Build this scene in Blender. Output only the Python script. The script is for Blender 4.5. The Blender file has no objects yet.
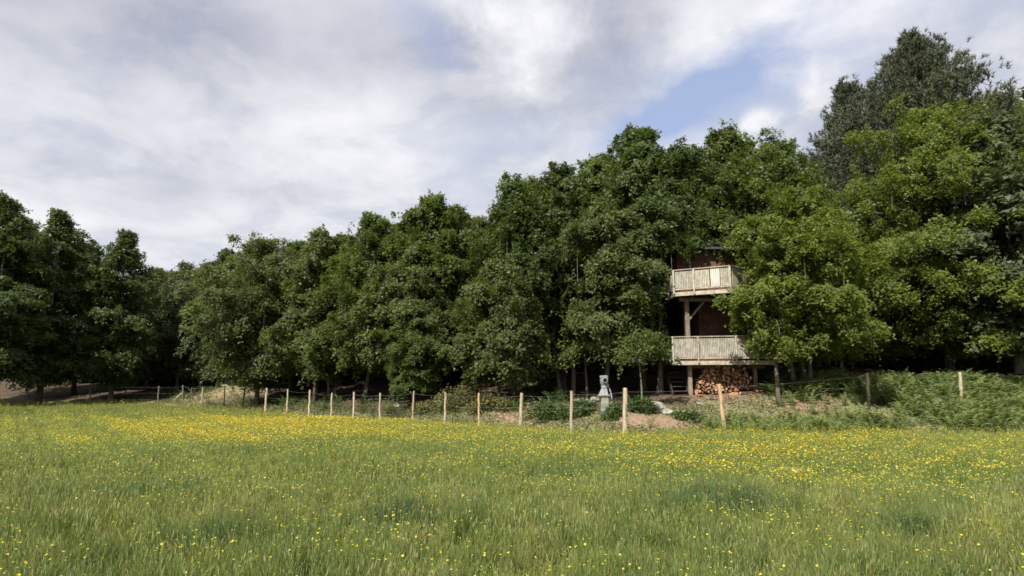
import bpy, bmesh, math, random
import numpy as np
from mathutils import Vector, Matrix

S = bpy.context.scene
COL = S.collection
R = math.radians
# ------------------------------------------------------------------ camera
F_PX, CAM_Z = 603.0, 1.8
PITCH = math.atan(92 / F_PX)
cd = bpy.data.cameras.new('camera'); cam = bpy.data.objects.new('camera', cd); COL.objects.link(cam)
cam.location = (0, 0, CAM_Z); cam.rotation_euler = (math.pi / 2 + PITCH, 0, 0)
cd.sensor_width = 36; cd.lens = 36 * F_PX / 1024; cd.clip_start = 0.1; cd.clip_end = 3000
S.camera = cam
CP, SP = math.cos(PITCH), math.sin(PITCH)


def P(px, py, Y):
    """world point at depth Y seen at a pixel of the photograph"""
    u, v = (px - 512) / F_PX, (288 - py) / F_PX
    k = Y / (CP - v * SP)
    return Vector((u * k, Y, CAM_Z + k * (SP + v * CP)))


def ray_dir(px, py):
    u, v = (px - 512) / F_PX, (288 - py) / F_PX
    return Vector((u, CP - v * SP, SP + v * CP)).normalized()


# ------------------------------------------------------------------ light
SUN_AZ = Vector((-0.56, -0.83)).normalized()      # towards the sun
SUN_EL = R(46)
W = bpy.data.worlds.new('World'); S.world = W; W.use_nodes = True
S.view_settings.view_transform = 'Standard'; S.view_settings.look = 'None'
S.view_settings.exposure = 0.68; S.view_settings.gamma = 1
sd = bpy.data.lights.new('sun', 'SUN'); sd.energy = 5.0; sd.angle = R(0.6); sd.color = (1.0, 0.95, 0.85)
so = bpy.data.objects.new('sun', sd); COL.objects.link(so)
sdir = Vector((SUN_AZ.x * math.cos(SUN_EL), SUN_AZ.y * math.cos(SUN_EL), math.sin(SUN_EL)))
so.rotation_euler = sdir.to_track_quat('Z', 'Y').to_euler()
so.location = (-30, -30, 40)


class NT:
    """tiny helper to write node trees"""
    def __init__(s, t): s.t = t; s.n = t.nodes; s.l = t.links
    def new(s, typ, **k):
        n = s.n.new(typ)
        for a, b in k.items(): setattr(n, a, b)
        return n
    def put(s, sock, v):
        if isinstance(v, bpy.types.NodeSocket): s.l.new(v, sock)
        elif v is not None:
            if sock.type == 'RGBA' and not hasattr(v, '__len__'): v = (v, v, v, 1)
            if sock.type == 'RGBA' and len(v) == 3: v = (*v, 1)
            sock.default_value = v
    def m(s, op, a, b=None, c=None, clamp=False):
        n = s.new('ShaderNodeMath', operation=op, use_clamp=clamp)
        for i, v in enumerate((a, b, c)):
            if v is not None: s.put(n.inputs[i], v)
        return n.outputs[0]
    def vm(s, op, a, b=None):
        n = s.new('ShaderNodeVectorMath', operation=op)
        s.put(n.inputs[0], a)
        if b is not None: s.put(n.inputs[3] if op == 'SCALE' else n.inputs[1], b)
        return n.outputs['Value'] if op in ('DOT_PRODUCT', 'LENGTH') else n.outputs[0]
    def mix(s, f, a, b, mode='MIX'):
        n = s.new('ShaderNodeMix', data_type='RGBA', blend_type=mode)
        s.put(n.inputs[0], f); s.put(n.inputs[6], a); s.put(n.inputs[7], b)
        return n.outputs[2]
    def noise(s, vec, scale, detail=4, rough=0.55, dist=0.0):
        n = s.new('ShaderNodeTexNoise')
        if vec is not None: s.put(n.inputs['Vector'], vec)
        n.inputs['Scale'].default_value = scale; n.inputs['Detail'].default_value = detail
        n.inputs['Roughness'].default_value = rough; n.inputs['Distortion'].default_value = dist
        return n.outputs['Fac']
    def rng(s, v, a, b, c=0.0, d=1.0, smooth=True):
        n = s.new('ShaderNodeMapRange'); n.interpolation_type = 'SMOOTHSTEP' if smooth else 'LINEAR'
        s.put(n.inputs[0], v)
        for i, q in enumerate((a, b, c, d)): n.inputs[i + 1].default_value = q
        return n.outputs[0]


def build_sky():
    t = NT(W.node_tree); t.n.clear()
    out = t.new('ShaderNodeOutputWorld')
    sky = t.new('ShaderNodeTexSky', sky_type='NISHITA')
    sky.sun_disc = False; sky.sun_elevation = SUN_EL
    sky.sun_rotation = math.atan2(SUN_AZ.x, SUN_AZ.y) % (2 * math.pi)
    sky.air_density = 1.0; sky.dust_density = 1.2; sky.ozone_density = 1.6
    tc = t.new('ShaderNodeTexCoord').outputs['Generated']
    sep = t.new('ShaderNodeSeparateXYZ'); t.put(sep.inputs[0], tc)
    z = t.m('MAXIMUM', sep.outputs[2], 0.0)
    k = t.m('DIVIDE', 1.0, t.m('ADD', z, 0.28))
    flat = t.vm('SCALE', tc, k)
    n1 = t.noise(flat, 1.7, 7, 0.56, 0.25)
    n2 = t.noise(t.vm('ADD', flat, (7.1, 3.3, 1.7)), 4.6, 6, 0.6, 0.3)
    warp = t.m('SUBTRACT', n2, 0.5)
    warp2 = t.m('SUBTRACT', n1, 0.5)

    n4 = t.noise(tc, 10.0, 6, 0.6, 0.2)

    def blob(px, py, rx, ry, rot=0.0, w=1.0):
        """soft elliptical patch of sky centred on one direction of the heavens"""
        c = ray_dir(px, py); rt = c.cross(Vector((0, 0, 1))).normalized(); up = rt.cross(c)
        ca, sa = math.cos(rot), math.sin(rot)
        e1, e2 = rt * ca + up * sa, up * ca - rt * sa
        a = t.m('MULTIPLY', t.m('ADD', t.vm('DOT_PRODUCT', tc, tuple(e1)), t.m('MULTIPLY', warp, 0.12)), F_PX / rx)
        b = t.m('MULTIPLY', t.m('ADD', t.vm('DOT_PRODUCT', tc, tuple(e2)), t.m('MULTIPLY', warp2, 0.12)), F_PX / ry)
        q = t.m('ADD', t.m('MULTIPLY', a, a), t.m('MULTIPLY', b, b))
        g = t.m('POWER', 2.71828, t.m('MULTIPLY', q, -1.0))
        front = t.m('GREATER_THAN', t.vm('DOT_PRODUCT', tc, tuple(c)), 0.0)
        return t.m('MULTIPLY', t.m('MULTIPLY', g, front), w)
    def puff(*a):
        return t.rng(t.m('ADD', blob(*a), t.m('MULTIPLY', t.m('SUBTRACT', n4, 0.5), 1.1)), 0.22, 0.95)
    pf = t.m('ADD', puff(515, 32, 66, 48, 0, 1.0), t.m('ADD', t.m('MULTIPLY', puff(752, 122, 26, 13, 0, .9), .6), t.m('MULTIPLY', puff(822, 88, 34, 28, R(60), .75), .5)), clamp=True)
    # how open the cloud cover is (blue showing)
    openings = t.m('ADD', blob(695, 92, 84, 24, R(30), .92), blob(655, 118, 60, 18, R(20), 0.55))
    openings = t.m('ADD', openings, blob(430, 12, 45, 30, R(-60), 0.6))
    openings = t.m('ADD', openings, blob(760, 90, 80, 36, R(20), 0.55))
    openings = t.m('ADD', openings, blob(560, 110, 130, 26, R(20), 0.20))
    base = t.rng(n1, 0.36, 0.62, 0.28, 0.0)
    openings = t.m('ADD', openings, base)
    openings = t.m('SUBTRACT', openings, t.m('MULTIPLY', t.rng(n2, 0.42, 0.62), 0.22))
    openings = t.m('SUBTRACT', openings, t.m('MULTIPLY', pf, .9), clamp=True)
    # brightness of the cloud itself
    br = t.m('ADD', t.rng(n1, 0.3, 0.7, 0.18, 0.58), t.rng(n2, 0.3, 0.72, 0.0, 0.30))
    br = t.m('ADD', br, t.m('MULTIPLY', t.m('SUBTRACT', n4, .5), .35))
    br = t.m('ADD', br, t.m('MULTIPLY', pf, .75))
    br = t.m('ADD', br, t.m('ADD', blob(360, 120, 130, 55, 0, 0.35), blob(830, 12, 140, 40, 0, 0.35)))
    br = t.m('SUBTRACT', br, t.m('ADD', t.m('ADD', blob(180, 30, 170, 55, R(-5), 0.5), blob(210, 180, 120, 22, R(5), .28)), t.m('ADD', blob(410, 20, 90, 50, R(-10), 0.55), t.m('ADD', blob(610, 35, 65, 60, 0, 0.5), blob(520, 105, 90, 18, 0, .3)))))
    br = t.m('ADD', br, t.rng(z, 0.45, 0.02, 0.0, 0.22), clamp=True)
    cl = t.new('ShaderNodeValToRGB'); t.put(cl.inputs[0], br)
    e = cl.color_ramp.elements
    e[0].position = 0.0; e[0].color = (0.40, 0.415, 0.50, 1)
    e[1].position = 1.0; e[1].color = (0.86, 0.86, 0.90, 1)
    m = e.new(0.5); m.color = (0.63, 0.645, 0.70, 1)
    sk = t.vm('SCALE', sky.outputs[0], 0.115)
    colr = t.mix(openings, cl.outputs[0], t.mix(0.60, sk, (0.50, 0.58, 0.84)))
    bg = t.new('ShaderNodeBackground'); t.put(bg.inputs[0], colr); bg.inputs[1].default_value = SKY_STRENGTH
    t.l.new(bg.outputs[0], out.inputs[0])


SKY_STRENGTH = 0.70
build_sky()
S.cycles.max_bounces = 8; S.cycles.diffuse_bounces = 5; S.cycles.transparent_max_bounces = 8
S.cycles.transmission_bounces = 6
try: S.cycles.filter_width = 1.65
except Exception: pass


# ------------------------------------------------------------------ materials
def material(name, fn):
    m = bpy.data.materials.new(name); m.use_nodes = True
    t = NT(m.node_tree); t.n.clear(); out = t.new('ShaderNodeOutputMaterial')
    t.l.new(fn(t, out), out.inputs[0]); return m


def principled(t, col, rough=0.7, spec=0.3, bump=None, bs=0.3, bd=0.02, metallic=0.0):
    b = t.new('ShaderNodeBsdfPrincipled')
    t.put(b.inputs['Base Color'], col); t.put(b.inputs['Roughness'], rough)
    b.inputs['Specular IOR Level'].default_value = spec; b.inputs['Metallic'].default_value = metallic
    if bump is not None:
        n = t.new('ShaderNodeBump'); n.inputs['Strength'].default_value = bs; n.inputs['Distance'].default_value = bd
        t.put(n.inputs['Height'], bump); t.l.new(n.outputs[0], b.inputs['Normal'])
    return b.outputs[0]


def leaf_mat(name, dark, light, trans=0.3, rough=0.5, spec=0.35, scale=0.5):
    def fn(t, out):
        at = t.new('ShaderNodeAttribute', attribute_name='tone').outputs['Fac']
        pos = t.new('ShaderNodeNewGeometry').outputs['Position']
        n = t.noise(pos, scale, 3)
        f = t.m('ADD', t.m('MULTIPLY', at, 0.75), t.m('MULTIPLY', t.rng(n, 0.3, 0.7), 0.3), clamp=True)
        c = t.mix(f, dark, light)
        p = principled(t, c, rough, spec)
        tr = t.new('ShaderNodeBsdfTranslucent')
        t.put(tr.inputs[0], t.mix(1.0, c, (1.25, 1.3, 0.55), 'MULTIPLY'))
        mx = t.new('ShaderNodeMixShader'); mx.inputs[0].default_value = trans
        t.l.new(p, mx.inputs[1]); t.l.new(tr.outputs[0], mx.inputs[2])
        return mx.outputs[0]
    return material(name, fn)


def wood_mat(name, a, b, scale=(6, 6, 1.2), rough=0.8, bs=0.4, obj=True):
    def fn(t, out):
        tc = t.new('ShaderNodeTexCoord').outputs['Object']
        mp = t.new('ShaderNodeMapping'); t.put(mp.inputs[0], tc); mp.inputs['Scale'].default_value = scale
        rn = t.new('ShaderNodeObjectInfo').outputs['Random']
        n = t.noise(mp.outputs[0], 3.0, 6, 0.65, 0.6)
        f = t.m('ADD', t.rng(n, 0.3, 0.72), t.m('MULTIPLY', t.m('SUBTRACT', rn, 0.5), 0.4), clamp=True)
        return principled(t, t.mix(f, a, b), rough, 0.2, n, bs, 0.01)
    return material(name, fn)


M = {}
M['leaf_dark'] = leaf_mat('leaf_dark', (0.044, 0.068, 0.020), (0.108, 0.148, 0.044), 0.40, 0.5, 0.3)
M['leaf_mid'] = leaf_mat('leaf_mid', (0.054, 0.080, 0.020), (0.136, 0.180, 0.046), 0.42, 0.5, 0.3)
M['leaf_olive'] = leaf_mat('leaf_olive', (0.056, 0.074, 0.022), (0.146, 0.168, 0.054), 0.40, 0.52, 0.3)
M['leaf_bright'] = leaf_mat('leaf_bright', (0.074, 0.106, 0.020), (0.195, 0.238, 0.044), 0.44, 0.5, 0.3)
M['leaf_fresh'] = leaf_mat('leaf_fresh', (0.050, 0.080, 0.020), (0.150, 0.200, 0.048), 0.40, 0.5, 0.3)
M['leaf_grey'] = leaf_mat('leaf_grey', (0.042, 0.058, 0.026), (0.12, 0.148, 0.066), 0.32, 0.55, 0.3)
M['needle'] = leaf_mat('needle', (0.030, 0.042, 0.022), (0.108, 0.122, 0.068), 0.08, 0.6, 0.3, 0.35)
M['bramble'] = leaf_mat('bramble', (0.035, 0.062, 0.014), (0.10, 0.155, 0.045), 0.22)
M['dry_scrub'] = leaf_mat('dry_scrub', (0.070, 0.075, 0.026), (0.22, 0.20, 0.085), 0.22, 0.7, 0.2)
M['fern'] = leaf_mat('fern', (0.068, 0.102, 0.028), (0.215, 0.262, 0.090), 0.25, 0.6, 0.2)
M['bark'] = wood_mat('bark', (0.050, 0.042, 0.034), (0.165, 0.14, 0.115), (5, 5, 1.2), 0.9, 0.8)
M['bark_pale'] = wood_mat('bark_pale', (0.09, 0.08, 0.065), (0.24, 0.215, 0.18), (5, 5, 1.5), 0.9, 0.6)
M['timber'] = wood_mat('timber', (0.13, 0.10, 0.075), (0.34, 0.28, 0.22), (9, 9, 1.2), 0.8)
M['rail_wood'] = wood_mat('rail_wood', (0.25, 0.22, 0.17), (0.48, 0.43, 0.35), (2, 2, 2), 0.75)
M['slat_wood'] = wood_mat('slat_wood', (0.24, 0.225, 0.18), (0.47, 0.445, 0.365), (3, 3, 1.5), 0.8)
M['post_pale'] = wood_mat('post_pale', (0.26, 0.21, 0.14), (0.58, 0.49, 0.35), (14, 14, 2), 0.8)
M['post_orange'] = wood_mat('post_orange', (0.38, 0.24, 0.13), (0.58, 0.42, 0.27), (14, 14, 2), 0.8)
M['post_grey'] = wood_mat('post_grey', (0.12, 0.10, 0.08), (0.28, 0.24, 0.19), (14, 14, 2), 0.9)
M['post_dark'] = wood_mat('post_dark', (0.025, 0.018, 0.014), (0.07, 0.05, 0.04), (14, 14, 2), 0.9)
M['cladding'] = wood_mat('cladding', (0.070, 0.033, 0.024), (0.155, 0.078, 0.055), (1, 7, 1), 0.7)
M['joist'] = wood_mat('joist', (0.09, 0.05, 0.03), (0.20, 0.12, 0.075), (2, 7, 2), 0.8)
M['log_bark'] = wood_mat('log_bark', (0.05, 0.035, 0.025), (0.15, 0.10, 0.07), (8, 8, 8), 0.9)


def fn_end(t, out):
    rn = t.new('ShaderNodeObjectInfo').outputs['Random']
    tc = t.new('ShaderNodeTexCoord').outputs['Object']
    n = t.noise(tc, 14, 4, 0.6)
    f = t.m('ADD', t.m('MULTIPLY', rn, 0.75), t.m('MULTIPLY', n, 0.3), clamp=True)
    cr = t.new('ShaderNodeValToRGB'); t.put(cr.inputs[0], f); e = cr.color_ramp.elements
    e[0].color = (0.12, 0.062, 0.038, 1); e[1].color = (0.62, 0.40, 0.24, 1)
    q = e.new(0.5); q.color = (0.34, 0.175, 0.10, 1)
    return principled(t, cr.outputs[0], 0.85, 0.1, n, 0.3, 0.01)
M['log_end'] = material('log_end', fn_end)


def stone_fn(a, b, sc=5):
    def fn(t, out):
        tc = t.new('ShaderNodeTexCoord').outputs['Object']
        n = t.noise(tc, sc, 7, 0.65, 0.3); n2 = t.noise(tc, sc * 6, 4)
        return principled(t, t.mix(t.m('ADD', t.rng(n, 0.35, 0.68), t.m('MULTIPLY', n2, 0.15), clamp=True), a, b), 0.85, 0.2, n2, 0.5, 0.02)
    return fn
M['stone_pale'] = material('stone_pale', stone_fn((0.13, 0.13, 0.10), (0.40, 0.39, 0.34)))
M['stone_grey'] = material('stone_grey', stone_fn((0.10, 0.10, 0.085), (0.33, 0.32, 0.29)))
M['stone_brown'] = material('stone_brown', stone_fn((0.16, 0.12, 0.09), (0.36, 0.29, 0.23)))
M['pump_iron'] = material('pump_iron', stone_fn((0.15, 0.155, 0.16), (0.40, 0.41, 0.42), 8))
M['plinth'] = material('plinth', stone_fn((0.15, 0.16, 0.13), (0.33, 0.34, 0.28), 6))
M['hole'] = material('hole', lambda t, o: principled(t, (0.012, 0.012, 0.013), 0.9, 0.1))
M['wire'] = material('wire', lambda t, o: principled(t, (0.30, 0.29, 0.27), 0.5, 0.5, metallic=0.6))
M['white_cloth'] = material('white_cloth', lambda t, o: principled(
    t, t.mix(t.rng(t.noise(t.new('ShaderNodeTexCoord').outputs['Object'], 3, 4), 0.35, 0.7), (0.50, 0.48, 0.43), (0.66, 0.64, 0.58)), 0.8, 0.2))


def fn_roof(t, out):
    tc = t.new('ShaderNodeTexCoord').outputs['Object']
    n = t.noise(tc, 4, 6, 0.6); n2 = t.noise(tc, 30, 3)
    return principled(t, t.mix(t.rng(n, 0.3, 0.7), (0.018, 0.019, 0.022), (0.055, 0.06, 0.07)), 0.6, 0.4, n2, 0.3, 0.01)
M['roof'] = material('roof', fn_roof)


def fn_net(t, out):
    """knitted windbreak netting: pale threads with gaps"""
    tc = t.new('ShaderNodeTexCoord').outputs['Object']
    n = t.noise(tc, 3.0, 4)
    p = principled(t, t.mix(t.rng(n, 0.3, 0.7), (0.36, 0.35, 0.29), (0.58, 0.56, 0.48)), 0.8, 0.15)
    tr = t.new('ShaderNodeBsdfTransparent'); tl = t.new('ShaderNodeBsdfTranslucent'); t.put(tl.inputs[0], (0.6, 0.58, 0.5, 1))
    m1 = t.new('ShaderNodeMixShader'); m1.inputs[0].default_value = 0.25
    t.l.new(p, m1.inputs[1]); t.l.new(tl.outputs[0], m1.inputs[2])
    m2 = t.new('ShaderNodeMixShader'); t.put(m2.inputs[0], t.rng(n, 0.35, 0.65, 0.36, 0.60))
    t.l.new(m1.outputs[0], m2.inputs[1]); t.l.new(tr.outputs[0], m2.inputs[2])
    return m2.outputs[0]
M['net'] = material('net', fn_net)


LUSH = [(-1.25, 7.9, 1.0, .55), (-5.2, 9.6, 1.3, .9), (-3.4, 6.9, .8, .4), (2.6, 8.6, 1.4, .7), (.6, 11.5, 1.2, .8), (4.6, 7.2, .7, .4)]   # patches of a darker, lusher grass


def fn_grass(t, out):
    pos = t.new('ShaderNodeNewGeometry').outputs['Position']
    mp = t.new('ShaderNodeMapping'); t.put(mp.inputs[0], pos); mp.inputs['Scale'].default_value = (1, 1, 0.0)
    n1 = t.noise(mp.outputs[0], 0.30, 5, 0.6); n2 = t.noise(mp.outputs[0], 1.4, 4, 0.6)
    at = t.new('ShaderNodeAttribute', attribute_name='tone').outputs['Fac']
    sx = t.new('ShaderNodeSeparateXYZ'); t.put(sx.inputs[0], pos)
    far = t.rng(sx.outputs[1], 6.0, 22.0)                      # the far meadow is drier and more yellow
    f = t.m('ADD', t.m('MULTIPLY', t.rng(n1, 0.35, 0.65), 0.45), t.m('MULTIPLY', t.rng(n2, 0.3, 0.7), 0.30))
    f = t.m('ADD', f, t.m('MULTIPLY', far, 0.30))
    n3 = t.noise(mp.outputs[0], 0.75, 5, 0.7, 0.6)
    g = t.mix(f, (0.118, 0.164, 0.044), (0.305, 0.315, 0.072))
    g = t.mix(t.m('MULTIPLY', t.rng(n3, 0.48, 0.66), 0.45), g, (0.300, 0.250, 0.105))
    g = t.mix(t.rng(at, 0.45, 0.75), g, (0.34, 0.34, 0.14))
    g = t.mix(t.m('MULTIPLY', t.rng(n2, 0.68, 0.42), 0.30), g, (0.060, 0.110, 0.042))
    lush = None
    for cx, cy, rx, ry in LUSH:
        d = t.m('SQRT', t.m('ADD', t.m('POWER', t.m('ABSOLUTE', t.m('DIVIDE', t.m('SUBTRACT', sx.outputs[0], cx), rx)), 2.0), t.m('POWER', t.m('ABSOLUTE', t.m('DIVIDE', t.m('SUBTRACT', sx.outputs[1], cy), ry)), 2.0)))
        v = t.rng(t.m('ADD', d, t.m('MULTIPLY', n2, .8)), 1.6, .8)
        lush = v if lush is None else t.m('MAXIMUM', lush, v)
    g = t.mix(t.m('MULTIPLY', lush, .7), g, (0.070, 0.125, 0.050))
    g = t.mix(t.m('GREATER_THAN', at, 0.97), g, (0.26, 0.12, 0.06))
    p = principled(t, g, 0.5, 0.3)
    tr = t.new('ShaderNodeBsdfTranslucent'); t.put(tr.inputs[0], t.mix(1.0, g, (1.15, 1.25, 0.6), 'MULTIPLY'))
    mx = t.new('ShaderNodeMixShader'); mx.inputs[0].default_value = 0.3
    t.l.new(p, mx.inputs[1]); t.l.new(tr.outputs[0], mx.inputs[2])
    return mx.outputs[0]
M['grass'] = material('grass', fn_grass)


def fn_petal(t, out):
    at = t.new('ShaderNodeAttribute', attribute_name='tone').outputs['Fac']
    c = t.mix(at, (0.70, 0.58, 0.04), (0.74, 0.44, 0.02))
    p = principled(t, c, 0.35, 0.5)
    tr = t.new('ShaderNodeBsdfTranslucent'); t.put(tr.inputs[0], c)
    mx = t.new('ShaderNodeMixShader'); mx.inputs[0].default_value = 0.3
    t.l.new(p, mx.inputs[1]); t.l.new(tr.outputs[0], mx.inputs[2])
    return mx.outputs[0]
M['petal'] = material('petal', fn_petal)
M['stem'] = material('stem', lambda t, o: principled(t, (0.10, 0.15, 0.04), 0.6, 0.2))


def fn_ground(t, out):
    at = t.new('ShaderNodeAttribute', attribute_name='soil', attribute_type='GEOMETRY')
    rgb = t.new('ShaderNodeSeparateColor'); t.put(rgb.inputs[0], at.outputs['Color'])
    pos = t.new('ShaderNodeNewGeometry').outputs['Position']
    n1 = t.noise(pos, 1.2, 6, 0.65); n2 = t.noise(pos, 7, 6, 0.7); n3 = t.noise(pos, 30, 4, 0.6)
    meadow = t.mix(t.rng(n1, 0.3, 0.7), (0.055, 0.075, 0.022), (0.11, 0.12, 0.04))
    bankg = t.mix(t.rng(n2, 0.32, 0.68), (0.095, 0.105, 0.045), (0.24, 0.215, 0.12))
    litter = t.mix(t.rng(n2, 0.3, 0.7), (0.038, 0.028, 0.020), (0.115, 0.085, 0.060))
    earth = t.mix(t.rng(n2, 0.3, 0.7), (0.17, 0.105, 0.070), (0.36, 0.25, 0.17))
    straw = t.mix(t.rng(n2, 0.3, 0.7), (0.20, 0.15, 0.09), (0.42, 0.34, 0.20))
    c = t.mix(rgb.outputs[0], meadow, bankg)
    c = t.mix(rgb.outputs[1], c, litter)
    at2 = t.new('ShaderNodeAttribute', attribute_name='soil_b', attribute_type='GEOMETRY')
    rgb2 = t.new('ShaderNodeSeparateColor'); t.put(rgb2.inputs[0], at2.outputs['Color'])
    em = t.m('MULTIPLY', rgb2.outputs[0], t.rng(n1, 0.3, 0.55, 0.35, 1.0))
    c = t.mix(em, c, earth)
    c = t.mix(rgb2.outputs[1], c, straw)
    return principled(t, c, 0.95, 0.1, t.m('ADD', n2, t.m('MULTIPLY', n3, 0.4)), 0.7, 0.06)
M['ground'] = material('ground', fn_ground)


# ------------------------------------------------------------------ scene helpers
def tag(o, label=None, cat=None, group=None, kind=None):
    for k, v in (('label', label), ('category', cat), ('group', group), ('kind', kind)):
        if v: o[k] = v
    return o


def empty(name, loc, label, cat, group=None, rz=0):
    o = bpy.data.objects.new(name, None); COL.objects.link(o); o.location = loc; o.rotation_euler = (0, 0, rz)
    o.empty_display_size = 0.3
    return tag(o, label, cat, group)


def link(name, me, parent=None, loc=(0, 0, 0)):
    o = bpy.data.objects.new(name, me); COL.objects.link(o); o.location = loc
    if parent is not None: o.parent = parent
    return o


def np_mesh(name, V, faces, mats, tone=None, smooth=False, midx=None):
    """V (n,3); faces list of (m,k) int arrays"""
    V = np.asarray(V, dtype=np.float32); me = bpy.data.meshes.new(name)
    me.vertices.add(len(V)); me.vertices.foreach_set('co', V.ravel())
    faces = [np.asarray(f, dtype=np.int32) for f in faces if len(f)]
    loops = np.concatenate([f.ravel() for f in faces])
    tot = np.concatenate([np.full(len(f), f.shape[1], dtype=np.int32) for f in faces])
    start = np.concatenate([[0], np.cumsum(tot)[:-1]]).astype(np.int32)
    me.loops.add(len(loops)); me.loops.foreach_set('vertex_index', loops)
    me.polygons.add(len(tot)); me.polygons.foreach_set('loop_start', start); me.polygons.foreach_set('loop_total', tot)
    for m in (mats if isinstance(mats, (list, tuple)) else [mats]): me.materials.append(m)
    if midx is not None: me.polygons.foreach_set('material_index', np.asarray(midx, dtype=np.int32))
    me.update(calc_edges=True); me.validate()
    if tone is not None:
        a = me.attributes.new('tone', 'FLOAT', 'POINT'); a.data.foreach_set('value', np.asarray(tone, dtype=np.float32))
    me.polygons.foreach_set('use_smooth', np.full(len(tot), smooth))
    return me


class Geo:
    """collects simple solids into one mesh"""
    def __init__(s): s.V = []; s.F4 = []; s.F3 = []; s.n = 0
    def add(s, V, F4=(), F3=()):
        V = np.asarray(V, float).reshape(-1, 3)
        s.V.append(V)
        if len(F4): s.F4.append(np.asarray(F4) + s.n)
        if len(F3): s.F3.append(np.asarray(F3) + s.n)
        s.n += len(V); return s
    def box(s, c, d, M3=None):
        """c centre, d full sizes, optional 3x3 axes"""
        q = np.array([[x, y, z] for z in (-.5, .5) for y in (-.5, .5) for x in (-.5, .5)]) * np.array(d)
        if M3 is not None: q = q @ np.asarray(M3).T
        return s.add(q + np.array(c), [[0, 2, 3, 1], [4, 5, 7, 6], [0, 1, 5, 4], [2, 6, 7, 3], [0, 4, 6, 2], [1, 3, 7, 5]])
    def beam(s, a, b, w, h):
        a, b = Vector(a), Vector(b); x = (b - a); L = x.length; x.normalize()
        up = Vector((0, 0, 1)) if abs(x.z) < 0.95 else Vector((0, 1, 0))
        y = up.cross(x).normalized(); z = x.cross(y)
        return s.box((a + b) / 2, (L, w, h), np.array([[x.x, y.x, z.x], [x.y, y.y, z.y], [x.z, y.z, z.z]]))
    def tube(s, pts, rad, k=8, cap=True, rough=0.0, rng=None):
        pts = np.asarray(pts, float); n = len(pts); rad = np.broadcast_to(np.asarray(rad, float), (n,))
        tan = np.gradient(pts, axis=0); tan /= np.linalg.norm(tan, axis=1)[:, None] + 1e-9
        ref = np.array([1.0, 0, 0]) if abs(tan[0, 2]) > 0.7 else np.array([0, 0, 1.0])
        u = np.cross(tan, ref); u /= np.linalg.norm(u, axis=1)[:, None] + 1e-9
        v = np.cross(tan, u); th = np.arange(k) * 2 * math.pi / k
        rr = rad[:, None] * np.ones((1, k))
        if rough and rng is not None: rr = rr * (1 + rng.normal(0, rough, (n, k)))
        ring = pts[:, None] + rr[..., None] * (u[:, None] * np.cos(th)[None, :, None] + v[:, None] * np.sin(th)[None, :, None])
        i = np.arange(n - 1)[:, None] * k; j = np.arange(k)[None]
        f = np.stack([i + j, i + (j + 1) % k, i + k + (j + 1) % k, i + k + j], -1).reshape(-1, 4)
        V = ring.reshape(-1, 3); F3 = []
        if cap:
            V = np.vstack([V, pts[0], pts[-1]]); a, b = n * k, n * k + 1
            F3 = [[a, (q + 1) % k, q] for q in range(k)] + [[b, (n - 1) * k + q, (n - 1) * k + (q + 1) % k] for q in range(k)]
        return s.add(V, f, F3)
    def mesh(s, name, mats, smooth=False, tone=None):
        V = np.vstack(s.V); fs = []
        if s.F4: fs.append(np.vstack(s.F4))
        if s.F3: fs.append(np.vstack(s.F3))
        return np_mesh(name, V, fs, mats, tone, smooth)


def bevel(o, w=0.008, seg=1):
    b = o.modifiers.new('bevel', 'BEVEL'); b.width = w; b.segments = seg; b.limit_method = 'ANGLE'; return o


# ------------------------------------------------------------------ terrain
FX = np.array([-120, -60, -44, -25.8, -19.5, -13.5, -9.5, -6.5, -2.6, 0.3, 2.0, 3.6, 7.0, 13.0, 22.0, 40, 120.])
FY = np.array([60, 54, 50, 43.5, 38.5, 33.0, 28.0, 25.3, 23.4, 21.8, 20.4, 19.4, 19.9, 20.3, 20.5, 20, 20.])
BX = np.array([-120, -40, -25, -13, -8, -4, -2, 0, 3.5, 6, 8.4, 11, 14, 20, 40, 120.])
BZ = np.array([0.6, 0.6, 0.6, 0.7, 0.75, 0.95, 1.1, 0.85, 0.72, 0.92, 1.08, 1.42, 1.55, 1.5, 1.6, 1.6])


def fence_y(x): return np.interp(x, FX, FY)


def sst(v): v = np.clip(v, 0, 1); return v * v * (3 - 2 * v)


def wob(x, y, s, ph=0.0):
    return (np.sin(x * s + ph) * np.cos(y * s * 1.13 + ph * 1.7) + 0.5 * np.sin(x * s * 2.3 + y * s * 1.9 + ph * 3)
            + 0.25 * np.cos(x * s * 4.7 - y * s * 4.1 + ph)) / 1.75


def gz(x, y):
    x = np.asarray(x, float); y = np.asarray(y, float)
    s = y - fence_y(x); b = np.interp(x, BX, BZ)
    z = b * sst((s - 0.4) / 4.8) + 0.15 * np.clip(s - 5, 0, 60)
    z = z + 0.75 * np.exp(-(((x + 20.0) / 3.6) ** 2 + ((y - 43.5) / 2.0) ** 2))
    z = z + 0.30 * np.exp(-(((x + 1.0) / 2.2) ** 2 + ((y - 24.5) / 1.3) ** 2))
    z = z + wob(x, y, 1.1) * 0.10 * sst(s / 2) + wob(x, y, 3.1, 2) * 0.05 * sst(s / 2) + wob(x, y, 0.21, 1) * 0.05
    return z


def g1(x, y): return float(gz(x, y))


def hit(px, py, lift=0.0, y0=4.0, y1=60.0):
    """where the ray through a pixel meets the ground (+lift)"""
    last = None
    for Y in np.arange(y0, y1, 0.05):
        p = P(px, py, Y)
        if p.z <= g1(p.x, Y) + lift: return Vector((p.x, Y, g1(p.x, Y)))
    p = P(px, py, y1); return Vector((p.x, y1, g1(p.x, y1)))


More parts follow.
